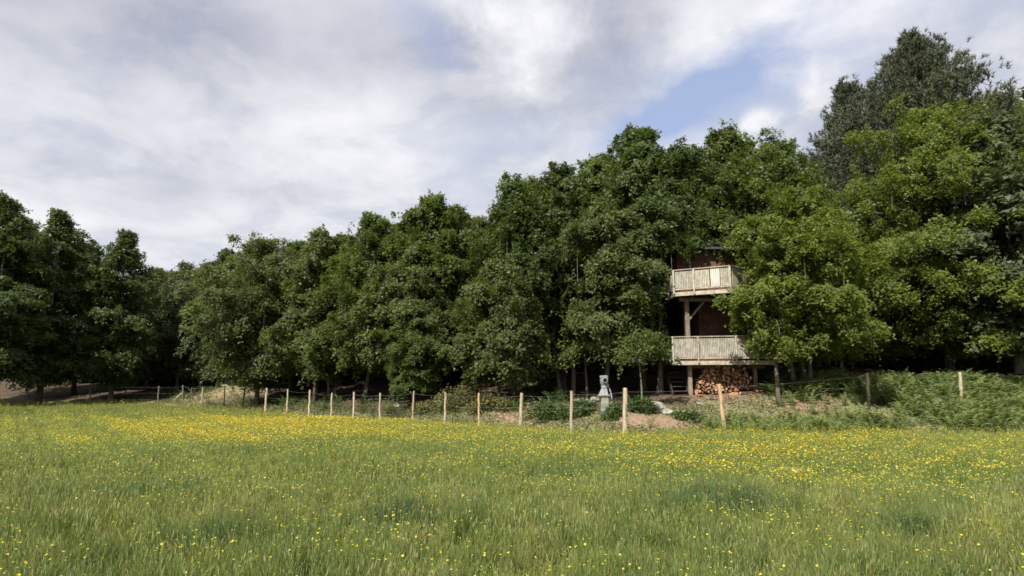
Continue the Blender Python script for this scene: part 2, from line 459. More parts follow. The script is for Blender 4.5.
def axis_pts(fine0, fine1, step, far0, far1):
    a = list(np.arange(fine0, fine1, step)); s = step
    lo = [fine0]
    while lo[-1] > far0: s *= 1.35; lo.append(lo[-1] - s)
    s = step; hi = [a[-1]]
    while hi[-1] < far1: s *= 1.35; hi.append(hi[-1] + s)
    return np.array(sorted(set(lo + a + hi)))


gx = axis_pts(-34, 26, 0.28, -900, 900); gy = axis_pts(16, 52, 0.28, -600, 1200)
X, Y = np.meshgrid(gx, gy); Z = gz(X, Y)
nx, ny = len(gx), len(gy)
idx = np.arange(nx * ny).reshape(ny, nx)
fc = np.stack([idx[:-1, :-1], idx[:-1, 1:], idx[1:, 1:], idx[1:, :-1]], -1).reshape(-1, 4)
me = np_mesh('ground', np.stack([X, Y, Z], -1).reshape(-1, 3), [fc], M['ground'], smooth=True)
s_ = Y - fence_y(X)
bank = sst((s_ + 0.2) / 0.8); lit = sst((s_ - np.where(X < -3, 1.6, 3.6) - 0.6 * wob(X, Y, 0.9)) / 1.4)
hx = lambda cx, cy, rx, ry: np.exp(-(((X - cx) / rx) ** 2 + ((Y - cy) / ry) ** 2))
e1 = hit(655, 424); e2 = hit(520, 412); e3 = hit(815, 412); e4 = hit(735, 402)
earth = np.clip(1.3 * hx(e1.x, e1.y + .3, 1.7, .8) + 1.0 * hx(e2.x, e2.y, 1.6, 1.4) + 1.1 * hx(e3.x, e3.y, 1.3, 1.3) + .7 * hx(e4.x, e4.y + 1, 2.2, 1.2), 0, 1)
straw = np.clip(1.1 * hx(-20.5, 42.6, 3.2, 1.6), 0, 1)
for nm, r_, g_ in (('soil', bank, lit), ('soil_b', earth, straw)):
    a = me.color_attributes.new(nm, 'FLOAT_COLOR', 'POINT')
    c = np.ones((nx * ny, 4), np.float32); c[:, 0] = r_.ravel(); c[:, 1] = g_.ravel(); c[:, 2] = 0
    a.data.foreach_set('color', c.ravel())
tag(link('ground', me), 'meadow floor rising to a wooded bank', None, None, 'structure')


# ------------------------------------------------------------------ trees
def leaves_from(C, Nrm, D, L, Wd, tone, rng, fold=0.18):
    """rhombic folded leaves: centre C, normal Nrm, direction D, length L, width Wd (arrays)"""
    n = len(C)
    D = D - Nrm * np.sum(D * Nrm, 1)[:, None]; D /= np.linalg.norm(D, axis=1)[:, None] + 1e-9
    B = np.cross(Nrm, D)
    L = L[:, None]; Wd = Wd[:, None]
    base = C - D * L * 0.5
    tip = C + D * L * 0.5 - Nrm * L * 0.12
    l = C + B * Wd * 0.5 + Nrm * Wd * fold - D * L * 0.03
    r = C - B * Wd * 0.5 + Nrm * Wd * fold + D * L * 0.03
    V = np.stack([base, r, tip, l], 1).reshape(-1, 3)
    i = np.arange(n)[:, None] * 4
    F = np.concatenate([np.stack([i[:, 0], i[:, 0] + 1, i[:, 0] + 2], 1), np.stack([i[:, 0], i[:, 0] + 2, i[:, 0] + 3], 1)])
    return V, F, np.repeat(tone, 4)


def leaflets_from(C, Nrm, D, L, Wd, tone):
    """small pointed leaflets, one triangle each"""
    n = len(C)
    D = D - Nrm * np.sum(D * Nrm, 1)[:, None]; D /= np.linalg.norm(D, axis=1)[:, None] + 1e-9
    B = np.cross(Nrm, D); L = L[:, None]; Wd = Wd[:, None]
    V = np.stack([C - D * L * .45 - B * Wd * .5, C - D * L * .35 + B * Wd * .5, C + D * L * .55 - Nrm * L * .1], 1).reshape(-1, 3)
    return V, np.arange(3 * n).reshape(-1, 3), np.repeat(tone, 3)


def tree_data(seed, H, Rr, zc, nb, nleaf, leaf=0.15, airy=0.0, peak=0.38, keep=None, origin=None, spray=0.62, lean=(0, 0), trunk_r=None, multi=1, up=0.25):
    """returns (trunk Geo, branch Geo, crown arrays). keep(world xyz)->mask prunes boughs"""
    rng = np.random.default_rng(seed)
    trunk = Geo(); br = Geo()
    tr = trunk_r or (0.011 * H + 0.02)
    axes = []
    for k in range(multi):
        off = rng.normal(0, 0.18, 2) if multi > 1 else np.zeros(2)
        tt = np.linspace(0, 1, 12)
        bend = rng.normal(0, 0.02 * H, 2)
        ax = np.stack([off[0] + lean[0] * tt + bend[0] * np.sin(tt * 3), off[1] + lean[1] * tt + bend[1] * np.sin(tt * 2.6), -0.25 + tt * (H * 0.93 + 0.25)], 1)
        rad = tr * (1 - tt * 0.88) * (1 + 0.6 * np.exp(-tt * 30)); rad = rad * (0.75 if multi > 1 else 1)
        trunk.tube(ax, rad, 9, rough=0.04, rng=rng); axes.append(ax)
    sp_c, sp_n, sp_r, sp_t = [], [], [], []
    lump = rng.uniform(0, 6.28, 6)
    for b in range(nb):
        f = (b + rng.uniform(0, 1)) / nb
        f = f ** 0.9
        z0 = zc + (H - 0.05 - zc) * f * 0.94
        ax = axes[b % multi]
        az = b * 2.399963 + rng.normal(0, 0.35)
        if f < peak: prof = 0.72 + 0.28 * math.sin(f / peak * math.pi / 2)
        else: prof = math.cos((f - peak) / (1.02 - peak) * math.pi / 2) ** 0.85
        prof *= 1 + 0.22 * math.sin(2 * az + lump[0] + f * 4) + 0.12 * math.sin(3 * az + lump[1] - f * 9)
        Lb = max(0.5, Rr * prof * rng.uniform(0.60, 1.18))
        rise = up + 0.9 * f ** 2 + rng.normal(0, 0.10) - 0.25 * (1 - f) ** 2
        zi = np.interp(z0, ax[:, 2], np.arange(12)); k0 = int(zi); fr = zi - k0
        p0 = ax[k0] * (1 - fr) + ax[min(k0 + 1, 11)] * fr
        p0[2] = min(z0 - 0.35 * Lb * 0.3, H * 0.93)
        ns = 7
        s = np.linspace(0, 1, ns)
        dirh = np.array([math.cos(az), math.sin(az)])
        side = np.array([-dirh[1], dirh[0]]) * rng.normal(0, 0.12) * Lb
        pts = np.stack([p0[0] + dirh[0] * Lb * s + side[0] * s ** 2, p0[1] + dirh[1] * Lb * s + side[1] * s ** 2,
                        p0[2] + Lb * (rise * s - 0.32 * s ** 2.2)], 1)
        if keep is not None:
            wp = pts + origin
            ok = keep(wp)
            if not ok.all():
                cut = int(np.argmin(ok))
                if cut < 3: continue
                pts = pts[:cut]; Lb = Lb * cut / ns; s = s[:cut]; ns = cut
        br.tube(pts, np.linspace(tr * 0.30 * (1 - 0.6 * f) + 0.012, 0.008, ns), 5, cap=False)
        m = max(5, int(Lb / 0.27))
        for q in range(m):
            a = 0.28 + 0.72 * (q + rng.uniform(0, 1)) / m
            i = min(a, 0.999) * (ns - 1); k1 = int(i); w = i - k1
            c = pts[k1] * (1 - w) + pts[min(k1 + 1, ns - 1)] * w
            sd = rng.normal(0, 0.24 * Lb * (1.15 - 0.7 * a) * 0.8 + 0.12)
            c = c + np.array([-dirh[1] * sd, dirh[0] * sd, rng.normal(0, 0.16) - abs(sd) * 0.12])
            out = np.array([dirh[0], dirh[1], 0])
            nrm = np.array([0, 0, 1.0]) + out * (0.30 + 0.40 * a) + rng.normal(0, 0.28, 3)
            sp_c.append(c); sp_n.append(nrm / np.linalg.norm(nrm)); sp_r.append(spray * rng.uniform(0.5, 1.2) * (1.05 - 0.40 * f))
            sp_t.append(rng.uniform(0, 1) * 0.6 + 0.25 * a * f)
    if airy > 0:       # upright leader shoots standing out of the top
        for k in range(int(11 * airy) + 3):
            az = rng.uniform(0, 6.28); rr = Rr * 0.8 * math.sqrt(rng.uniform(0, 1))
            hs = rng.uniform(.7, 1.5); zt = H * (1 - 0.34 * (rr / (Rr * .8)) ** 1.6) * rng.uniform(0.93, 1.0) - hs * .55
            top = axes[0][-1]
            p = np.array([top[0] + math.cos(az) * rr, top[1] + math.sin(az) * rr, zt])
            for q in range(7):
                sp_c.append(p + np.array([rng.normal(0, .08 + .03 * q), rng.normal(0, .08 + .03 * q), hs * (1 - q * 0.26)])); nn = rng.normal(0, .4, 3) + [0, 0, 1]
                sp_n.append(nn / np.linalg.norm(nn)); sp_r.append(0.10 + 0.062 * q); sp_t.append(rng.uniform(.3, .9))
            br.tube([p + [0, 0, -1.8], p + [0, 0, hs]], [0.02, 0.006], 4, cap=False)
    C = np.array(sp_c); Nn = np.array(sp_n); Rs = np.array(sp_r); Tn = np.array(sp_t)
    if keep is not None:
        ok = keep(C + origin); C, Nn, Rs, Tn = C[ok], Nn[ok], Rs[ok], Tn[ok]
    w = Rs ** 2; cnt = np.maximum(4, (2.0 * nleaf * w / w.sum()).astype(int))
    ii = np.repeat(np.arange(len(C)), cnt); n = len(ii)
    U = np.cross(Nn, np.array([0.3, 0.2, 1.0])); U /= np.linalg.norm(U, axis=1)[:, None] + 1e-9
    Vv = np.cross(Nn, U)
    th = rng.uniform(0, 6.283, n); lobes = 1 + 0.45 * np.sin(3 * th + ii * 1.7) + 0.3 * np.sin(7 * th + ii)
    rr = Rs[ii] * rng.uniform(0, 1, n) ** 0.70 * lobes * 1.12
    off = U[ii] * (np.cos(th) * rr)[:, None] + Vv[ii] * (np.sin(th) * rr * 0.8)[:, None]
    pos = C[ii] + off + Nn[ii] * (rng.normal(0, 0.10, n) - 0.34 * (rr / Rs[ii]) ** 2 * Rs[ii])[:, None]
    pos[:, 2] -= rng.exponential(0.04, n)
    nr = Nn[ii] + rng.normal(0, 0.50, (n, 3)); nr /= np.linalg.norm(nr, axis=1)[:, None]
    dd = off + rng.normal(0, 0.25, (n, 3))
    Ls = leaf * 0.86 * rng.uniform(0.6, 1.35, n)
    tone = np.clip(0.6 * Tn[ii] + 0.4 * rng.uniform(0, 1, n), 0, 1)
    crown = leaflets_from(pos, nr, dd, Ls, Ls * 0.66, tone)
    return trunk, br, crown


def pine_data(seed, H, Rr, zc, nb):
    rng = np.random.default_rng(seed)
    trunk = Geo(); br = Geo(); tt = np.linspace(0, 1, 12)
    ax = np.stack([0.3 * np.sin(tt * 4), 0.2 * np.sin(tt * 3), -0.3 + tt * H], 1)
    trunk.tube(ax, 0.26 * (1 - 0.85 * tt), 9)
    tc, tn, tl = [], [], []
    for b in range(nb):
        f = ((b + rng.uniform(0, 1)) / nb) ** 0.92
        z0 = zc + (H - zc) * f * 0.95; az = b * 2.399963 + rng.normal(0, .4)
        Lb = max(0.7, Rr * (1 - f) ** 0.7 * rng.uniform(0.62, 1.12)); s = np.linspace(0, 1, 6)
        d = np.array([math.cos(az), math.sin(az)])
        pts = np.stack([d[0] * Lb * s, d[1] * Lb * s, z0 + Lb * (0.18 * s + 0.30 * s ** 2.5) + 0.15 * rng.normal() * s], 1)
        br.tube(pts, np.linspace(0.05, 0.01, 6), 5, cap=False)
        m = int(12 + Lb * 18)
        for q in range(m):
            a = 0.25 + 0.75 * rng.uniform(0, 1) ** 0.8; i = min(a, .999) * 5; k = int(i); w = i - k
            c = pts[k] * (1 - w) + pts[k + 1] * w
            sd = rng.normal(0, 0.24 * Lb * (1.1 - .5 * a) + .1)
            c = c + np.array([-d[1] * sd, d[0] * sd, rng.normal(0, .18) + abs(sd) * .1])
            n_ = np.array([d[0] * .5, d[1] * .5, 0.9]) + rng.normal(0, .35, 3)
            tc.append(c); tn.append(n_ / np.linalg.norm(n_)); tl.append(rng.uniform(.8, 1.25))
    for q in range(26):
        tc.append(ax[-1] + np.array([rng.normal(0, .15), rng.normal(0, .15), -rng.uniform(-.3, 1.2)])); tn.append(np.array([0, 0, 1.])); tl.append(1.)
    tc, tn, tl = np.array(tc), np.array(tn), np.array(tl); K = 13
    ii = np.repeat(np.arange(len(tc)), K); n = len(ii)
    D = tn[ii] * 0.7 + rng.normal(0, 0.55, (n, 3)); D /= np.linalg.norm(D, axis=1)[:, None]
    st = tc[ii] - tn[ii] * (rng.uniform(0, .22, n))[:, None]
    B = np.cross(D, rng.normal(0, 1, (n, 3))); B /= np.linalg.norm(B, axis=1)[:, None]
    L = (0.26 * tl[ii] * rng.uniform(.7, 1.2, n))[:, None]; wd = 0.022
    V = np.stack([st - B * wd, st + B * wd, st + D * L], 1).reshape(-1, 3)
    F = np.arange(n * 3).reshape(-1, 3)
    tone = np.repeat(np.clip(rng.uniform(0, 1, len(tc))[ii] * .6 + rng.uniform(0, .4, n), 0, 1), 3)
    return trunk, br, (V, F, tone)


def emit_tree(name, loc, data, leafm, barkm, label, cat, group=None, rz=0, meshes=None):
    t = empty(name, loc, label, cat, group, rz)
    if meshes is None:
        tk, br, (V, F, tn) = data
        meshes = (tk.mesh('trunk', barkm, True), br.mesh('limbs', barkm, True), np_mesh('crown', V, [F], leafm, tn))
    link('trunk', meshes[0], t); link('limbs', meshes[1], t); link('crown', meshes[2], t)
    return t, meshes


# volume that is kept clear of boughs around the tree house and its front
def keep_house(w):
    x, y, z = w[:, 0], w[:, 1], w[:, 2]
    # the tree house itself plus the gap cut open in front of it
    u, t = x / y, (z - 1.8) / y
    um = np.select([t > .137, t > .085, t > .02], [.352, .322, .362], .405)
    a = (u > np.where(t > .09, .246, .258)) & (u < um) & (y < 28.2) & (t < .212) & (t > -.06)
    b = (x > 6.6) & (x < 9.7) & (y > 25.8) & (y < 28.5) & (z > 0.5) & (z < 7.2)
    return ~(a | b)


def keep_low(w):
    return keep_house(w)


GROUP = 'broadleaf trees along the edge of the wood'
# px, depth, top row, half width px, clear stem m, kind, airy, spray, leaves, label
TREES = [
    (922, 28.4, 96, 106, 1.7, 'leaf_bright', .3, .52, 92000, 'yellow green maple reaching down to the fern bank at the right', 352),
    (795, 24.9, 182, 82, 1.9, 'leaf_bright', .2, .50, 68000, 'bright green maple whose boughs hang across the balconies', 352),
    (768, 23.6, 236, 38, 2.2, 'leaf_bright', .1, .36, 11000, 'slight young maple leaning over the right ends of both balconies', 352),
    (770, 30.0, 132, 56, 4.0, 'leaf_fresh', 1., .50, 36000, 'light green tree with feathery top right of the tree house roof', 360),
    (724, 28.6, 120, 60, 5.0, 'leaf_mid', 1.3, .46, 40000, 'slender tree with pointed shoots rising above the tree house', 300),
    (678, 27.8, 142, 50, 5.0, 'leaf_dark', .8, .50, 30000, 'dark narrow tree left of the pointed one above the tree house', 300),
    (652, 26.6, 176, 46, 4.2, 'leaf_dark', .3, .48, 26000, 'slim dark tree whose boughs droop over the left end of the roof', 262),
    (634, 28.0, 120, 50, 2.4, 'leaf_dark', .7, .58, 56000, 'tallest dark green tree with rounded top left of the tree house', 368),
    (598, 26.5, 196, 60, 2.4, 'leaf_olive', .1, .54, 50000, 'broad tree arching over the stone slab and hand pump', 366),
    (560, 28.5, 156, 52, 2.2, 'leaf_dark', .5, .58, 50000, 'dark tree with a broken top next to the tallest one', 374),
    (514, 27.0, 168, 42, 1.8, 'leaf_dark', .5, .54, 42000, 'dark green tree with steep left edge near the middle', 378),
    (500, 25.6, 255, 46, 1.6, 'leaf_olive', .1, .50, 36000, 'lower olive green tree drooping towards the ground near the middle', 376),
    (432, 31.0, 190, 48, 2.4, 'leaf_mid', .4, .58, 50000, 'round topped tree left of the dip in the treetops', 368),
    (372, 32.0, 206, 50, 2.4, 'leaf_mid', .4, .58, 48000, 'wide tree beside the round topped one on its left', 366),
    (398, 29.5, 262, 56, 2.2, 'leaf_olive', 0., .54, 38000, 'lower leafy tree in front of the round topped tree', 362),
    (322, 33.5, 226, 44, 2.5, 'leaf_olive', .4, .56, 42000, 'olive tree above the pair of thin bare stems', 372),
    (268, 37.0, 231, 54, 1.8, 'leaf_olive', .4, .62, 50000, 'dark domed tree above the straw coloured mound', 374),
    (228, 47.0, 243, 34, 1.8, 'leaf_grey', .3, .64, 28000, 'pale greyish tree behind the domed one', 374),
    (188, 52.0, 258, 34, 1.8, 'leaf_grey', .3, .68, 28000, 'low distant tree at the dip of the skyline left', 374),
    (158, 54.0, 262, 30, 1.8, 'leaf_olive', .3, .68, 24000, 'small distant dark tree in the far left corner', 374),
    (128, 46.0, 224, 38, 1.8, 'leaf_dark', .3, .62, 36000, 'tall dark tree at the far left corner of the meadow', 372),
]
made = []
for i, (px, Yd, ty, hw, zc, mk, airy, sp, nl, lab, brow) in enumerate(TREES):
    top = P(px, ty, Yd); base = Vector((top.x, Yd, g1(top.x, Yd)))
    H = top.z - base.z - 0.2; Rr = hw * Yd / F_PX
    near = 560 < px < 900
    Rr *= 1.08
    nb = int(40 + Rr * H * 1.1)
    data = tree_data(100 + i, H, Rr, zc, nb, nl, leaf=(0.12 + 0.0020 * Yd) * ((.95, .82, 1.05, .88, .98)[i % 5] if mk != 'leaf_bright' else .78), airy=airy * 1.5 + .2, keep=(lambda w, fl=P(px, brow, Yd).z, nr=near: ((w[:, 2] > fl + .35 * wob(w[:, 0], w[:, 1], 1.3)) | (np.hypot(w[:, 0] - base.x, w[:, 1] - base.y) < .8)) & (keep_house(w) if nr else True)),
                     origin=np.array(base), spray=sp * (1, .82, .92, 1.08)[i % 4] * (.85 if mk == 'leaf_bright' else 1), peak=(.38, .30, .48, .42, .34, .52, .28)[i % 7], multi=2 if px in (322, 795) else 1, up=0.16 if Yd < 28 else 0.22)
    t, ms = emit_tree('broadleaf_tree', base, data, M[mk], M['bark'], lab, 'tree', GROUP)
    made.append((ms, H, Rr))

# rows behind and at both sides: the same kinds of tree again, turned and rescaled
rng = np.random.default_rng(5)
REAR = []
for px, Yd, ty in ((60, 44, 205), (0, 40, 190), (-70, 38, 180), (-150, 36, 170), (-240, 30, 150), (-330, 24, 120),
                   (985, 26, 110), (1060, 27, 90), (1110, 26, 80), (1200, 24, 70), (1290, 22, 60)):
    REAR.append((px, Yd, ty, 'side'))
for px, Yd, ty in ((90, 52, 240), (175, 60, 268), (215, 56, 262), (255, 45, 246), (300, 42, 238), (345, 40, 232), (395, 39, 222),
                   (450, 36, 212), (478, 33, 214), (535, 35, 178), (600, 35, 156), (655, 37, 150), (700, 36, 160), (740, 36, 142),
                   (800, 33, 170), (985, 36, 90), (20, 50, 215), (415, 27.5, 300), (1090, 36, 75)):
    REAR.append((px, Yd, ty, 'rear'))
for k, (px, Yd, ty, kind) in enumerate(REAR):
    top = P(px, ty, Yd); b = Vector((top.x, Yd, g1(top.x, Yd))); H = top.z - b.z
    pool = [0, 12, 14, 9, 13] if kind == 'side' else [12, 13, 7, 9, 10, 16, 15]
    if kind == 'side': pool = sorted([q for q in range(len(made)) if q not in ((0, 1, 2, 3, 4, 5, 6) if px < 512 else (1, 2, 4, 5, 6, 19))], key=lambda q: abs(made[q][1] - H))[:4]
    ms, H0, R0 = made[pool[k % len(pool)]]
    own = {60: 'broad tree just left of the tall dark tree at the meadow corner', 0: 'tall tree cut by the left edge of the view',
           985: kind == 'side' and 'dark green tree cut by the right edge of the view', 90: 'tree behind the gap at the far left meadow corner'}.get(px)
    if own: lab = own
    elif kind == 'side': lab = 'dark tree of the wood edge beyond the %s side of the view' % ('left' if px < 512 else 'right')
    else: lab = 'tree standing deeper in the wood, mostly hidden behind the front row'
    t, _ = emit_tree('broadleaf_tree', b, None, None, None, lab, 'tree',
                     ('trees of the wood edge to the left' if px < 512 else 'trees of the wood edge to the right') if kind == 'side' else 'trees deeper in the wood',
                     rz=rng.uniform(0, 6.28), meshes=ms)
    s = H / H0; t.scale = (s * rng.uniform(1.0, 1.25), s * rng.uniform(1.0, 1.25), s)

# dark understorey deep in the wood: young trees of low height, closes the view between the trunks
ms_y = None
for k, px in enumerate(list(range(60, 1000, 26))):
    Yd = float(np.interp(px, [60, 200, 330, 500, 700, 1000], [60, 58, 43, 36, 34, 33])) + rng.uniform(0, 3)
    x = (px - 512) / F_PX * Yd; b = Vector((x, Yd, g1(x, Yd)))
    data = None
    if k % 9 == 0:
        data = tree_data(700 + k, 5.2, 2.5, 0.3, 34, 11000, leaf=0.26, spray=.7, up=.3)
    t, m_ = emit_tree('young_tree', b, data, M['leaf_dark'], M['bark'], 'low young tree in the dark wood behind the tall trunks', 'tree',
                      'young trees in the dark wood', rz=rng.uniform(0, 6.28), meshes=ms_y if data is None else None)
    ms_y = m_
    s = rng.uniform(.85, 1.2); t.scale = (s * 1.1, s * 1.1, s)

# pine at the right
for px, Yd, ty, rr, lab, sd in ((910, 33, 28, 7.6, 'grey brown pine towering over the maples at the right', 21),
                               (845, 35, 78, 5.0, 'shorter grey brown pine on the left flank of the tall one', 22)):
    top = P(px, ty, Yd); b = Vector((top.x, Yd, g1(top.x, Yd)))
    data = pine_data(sd, top.z - b.z, rr, 4.0, 230 if rr > 5 else 130)
    emit_tree('pine_tree', b, data, M['needle'], M['bark'], lab, 'pine tree', 'pines behind the maples')

# bare stems that show in front of the dark wood
def stem(px, y0, y1, Yd, lean_px, r, mat, lab, leafy=600):
    b = hit(px, y0) if Yd is None else Vector(((px - 512) / F_PX * Yd, Yd, 0)); b.z = g1(b.x, b.y)
    top = P(px + lean_px, y1, b.y)
    t = empty('sapling', b, lab, 'young tree', 'thin stems at the edge of the wood')
    h = top.z - b.z; tt = np.linspace(0, 1, 9); g = Geo(); rg = np.random.default_rng(int(px))
    pts = np.stack([(top.x - b.x) * tt + .05 * np.sin(tt * 5 + px), .05 * np.sin(tt * 4), -0.15 + tt * (h + .15)], 1)
    g.tube(pts, r * (1 - .55 * tt), 8, rough=.05, rng=rg); link('trunk', g.mesh('trunk', mat, True), t)
    # a light crown of its own
    br = Geo(); C, N_ = [], []
    for k in range(10):
        a = rg.uniform(0, 6.28); L = rg.uniform(.3, .9); p = pts[-1 - (k % 3)]
        q = p + np.array([math.cos(a) * L, math.sin(a) * L, rg.uniform(.1, .5)])
        br.tube([p, (p + q) / 2 + [0, 0, .06], q], [.015, .011, .006], 4, cap=False); C.append(q); N_.append([math.cos(a) * .4, math.sin(a) * .4, 1])
    C = np.array(C); N_ = np.array(N_); ii = rg.integers(0, len(C), leafy)
    pos = C[ii] + rg.normal(0, .22, (leafy, 3)) * [1, 1, .5]; nn = N_[ii] + rg.normal(0, .4, (leafy, 3)); nn /= np.linalg.norm(nn, axis=1)[:, None]
    V, F, tn = leaves_from(pos, nn, rg.normal(0, 1, (leafy, 3)), np.full(leafy, .15), np.full(leafy, .10), rg.uniform(0, 1, leafy), rg)
    link('limbs', br.mesh('limbs', mat, True), t); link('crown', np_mesh('crown', V, [F], M['leaf_mid'], tn), t)


stem(641, 410, 346, None, -1, .035, M['bark_pale'], 'thin pale sapling stem between the pump and the tree house')
stem(413, 404, 345, None, 2, .05, M['bark_pale'], 'slim pale stem rising behind the fence left of the scrubby mound')
stem(328, 398, 340, None, 0, .09, M['bark_pale'], 'left of the two close bare stems in the left half')
stem(334, 398, 340, None, 5, .07, M['bark_pale'], 'right of the two close bare stems, tilted outwards')
stem(561, 398, 330, None, -8, .13, M['bark'], 'dark trunk leaning left behind the low bramble bush')
stem(572, 398, 335, None, 2, .12, M['bark'], 'upright dark trunk above the grey stone slab')
stem(586, 398, 330, None, 1, .07, M['bark'], 'thin dark trunk left of the hand pump')
stem(793, 388, 325, None, -3, .11, M['bark_pale'], 'pale forked looking trunk above the ferns')
stem(841, 382, 320, None, 0, .09, M['bark'], 'straight dark trunk above the ferns at the right')
stem(806, 386, 325, None, -4, .06, M['bark'], 'thin dark stem right of the pale trunk above the ferns')
stem(720, 398, 330, 28.2, 0, .15, M['bark'], 'thick trunk carrying the tree house from behind')


# ------------------------------------------------------------------ tree house
O = P(700, 396, 25.2); O.z = g1(O.x, 25.2)
house = empty('tree_house', (O.x, 25.6, O.z), 'two storey wooden tree house with pale railed balconies above a firewood stack', 'tree house')
ho = np.array(house.location)
L_ = lambda v: tuple(np.array(v) - ho)


def at(px, py, Y): return np.array(P(px, py, Y))


def part(name, g, mat, parent=house, bev=0.006, label=None, smooth=False):
    V = [v - ho for v in g.V]; g.V = V
    o = link(name, g.mesh(name, mat, smooth), parent)
    if bev: bevel(o, bev)
    if label: o['label'] = label
    return o


def balcony(corners, z_floor, rail_h, posts, panels, back, tagname):
    """corners: polyline of outer edge (world xy); posts: list of fractional positions; back: xy points closing the deck"""
    poly = corners + back
    # deck boards clipped to the polygon: boards run along the front edge
    c1, c2 = np.array(corners[1]), np.array(corners[2]); ex = (c2 - c1) / np.linalg.norm(c2 - c1); ey = np.array([-ex[1], ex[0]])
    loc = [((np.array(p) - c1) @ ex, (np.array(p) - c1) @ ey) for p in poly]
    ymax = max(p[1] for p in loc); y = 0.0
    while y < ymax - 0.02:
        y1 = min(y + 0.14, ymax); ym = (y + y1) / 2; xs = []
        for k in range(len(loc)):
            a, b = loc[k], loc[(k + 1) % len(loc)]
            if (a[1] - ym) * (b[1] - ym) < 0: xs.append(a[0] + (ym - a[1]) / (b[1] - a[1]) * (b[0] - a[0]))
        if len(xs) >= 2:
            x0, x1 = min(xs), max(xs); cc = c1 + ex * (x0 + x1) / 2 + ey * ym
            g = Geo().box((cc[0], cc[1], z_floor - .014), (x1 - x0, y1 - y - .008, .028), np.array([[ex[0], ey[0], 0], [ex[1], ey[1], 0], [0, 0, 1]]))
            part('deck_board', g, M['joist'], bev=0)
        y += 0.14
    # fascia beam, joists below
    g = Geo()
    for k in range(len(corners) - 1):
        a, b = corners[k], corners[k + 1]; g.beam((a[0], a[1], z_floor - .11), (b[0], b[1], z_floor - .11), .05, .16)
    part('fascia', g, M['rail_wood'])
    w = (c2 - c1) @ ex; n = int(w / .55)
    for k in range(n + 1):
        p = c1 + ex * (0.12 + (w - .24) * k / n); q = p + ey * (ymax - .1)
        part('joist', Geo().beam((p[0] + ey[0] * .06, p[1] + ey[1] * .06, z_floor - .11), (q[0], q[1], z_floor - .11), .06, .15), M['joist'])
    # rail posts
    for (s, k, drop) in posts:
        a, b = np.array(corners[k]), np.array(corners[k + 1]); p = a + (b - a) * s
        e_ = (b - a) / np.linalg.norm(b - a); n_ = np.array([e_[1], -e_[0]]); p = p + n_ * .055
        part('rail_post', Geo().box((p[0], p[1], z_floor + (rail_h - drop) / 2), (.07, .07, rail_h + drop), np.array([[e_[0], -e_[1], 0], [e_[1], e_[0], 0], [0, 0, 1]])), M['rail_wood'])
    for k in range(len(corners) - 1):
        a, b = corners[k], corners[k + 1]
        part('hand_rail', Geo().beam((a[0], a[1], z_floor + rail_h + .02), (b[0], b[1], z_floor + rail_h + .02), .13, .04), M['rail_wood'])
        part('bottom_rail', Geo().beam((a[0], a[1], z_floor + .09), (b[0], b[1], z_floor + .09), .04, .06), M['rail_wood'])
    for (k, s0, s1, mat, lab) in panels:
        a, b = np.array(corners[k]), np.array(corners[k + 1]); p, q = a + (b - a) * s0, a + (b - a) * s1
        if mat != 'net': part('infill_panel', Geo().beam((p[0], p[1], z_floor + .12 + (rail_h - .14) / 2), (q[0], q[1], z_floor + .12 + (rail_h - .14) / 2), .012, rail_h - .15), M[mat], bev=0, label=lab)
        # balusters behind the netting
        n = max(1, int(np.linalg.norm(q - p) / .066)); e_ = (q - p) / np.linalg.norm(q - p)
        g = Geo()
        for j in range(n):
            c = p + (q - p) * (j + .5) / n; g.box((c[0], c[1] - (.03 if mat != 'net' else 0), z_floor + .12 + (rail_h - .14) / 2), (.053 if mat == 'net' else .02, .018, rail_h - .16 - .008 * (j % 3)), np.array([[e_[0], -e_[1], 0], [e_[1], e_[0], 0], [0, 0, 1]]))
        part('baluster_row', g, M['slat_wood'], bev=0)


# upper balcony
UA, UB, UC = at(669.5, 296, 26.3), at(674.5, 293, 25.3), at(732, 290, 24.2)
zU = (UB[2] + UC[2]) / 2 + .06
UD = at(752, 290, 25.2)
balcony([UA[:2], UB[:2], UC[:2], UD[:2]], zU, 0.90,
        [(0.02, 0, .16), (0.36, 1, .16), (0.985, 1, .16), (0.0, 1, .1), (.98, 2, .1)],
        [(0, .05, .95, 'net', None), (1, .02, .35, 'net', None), (1, .37, .63, 'net', None), (1, .82, .97, 'net', None), (1, .65, .81, 'white_cloth', 'white sheet filling the right end of the balcony front'), (2, .05, .95, 'net', None)],
        [np.array([UD[0] + .2, 27.6]), np.array([UA[0] + .35, 27.6])], 'upper')
# lower balcony
LA, LB, LC = at(671.5, 362, 26.2), at(673.5, 361.5, 25.4), at(775, 358, 24.5)
zL = LB[2] + .04
LD = np.array([LC[0] + .3, 26.0, 0])
balcony([LA[:2], LB[:2], LC[:2], LD[:2]], zL, 0.96,
        [(0.02, 0, .14), (0.0, 1, .16), (0.255, 1, .12), (0.63, 1, .12), (.99, 1, .12)],
        [(0, .05, .95, 'net', None), (1, .01, .245, 'net', None), (1, .265, .62, 'net', None), (1, .64, .98, 'net', None), (2, .05, .95, 'net', None)],
        [np.array([LC[0] + .5, 28.0]), np.array([LA[0] + .35, 28.0])], 'lower')


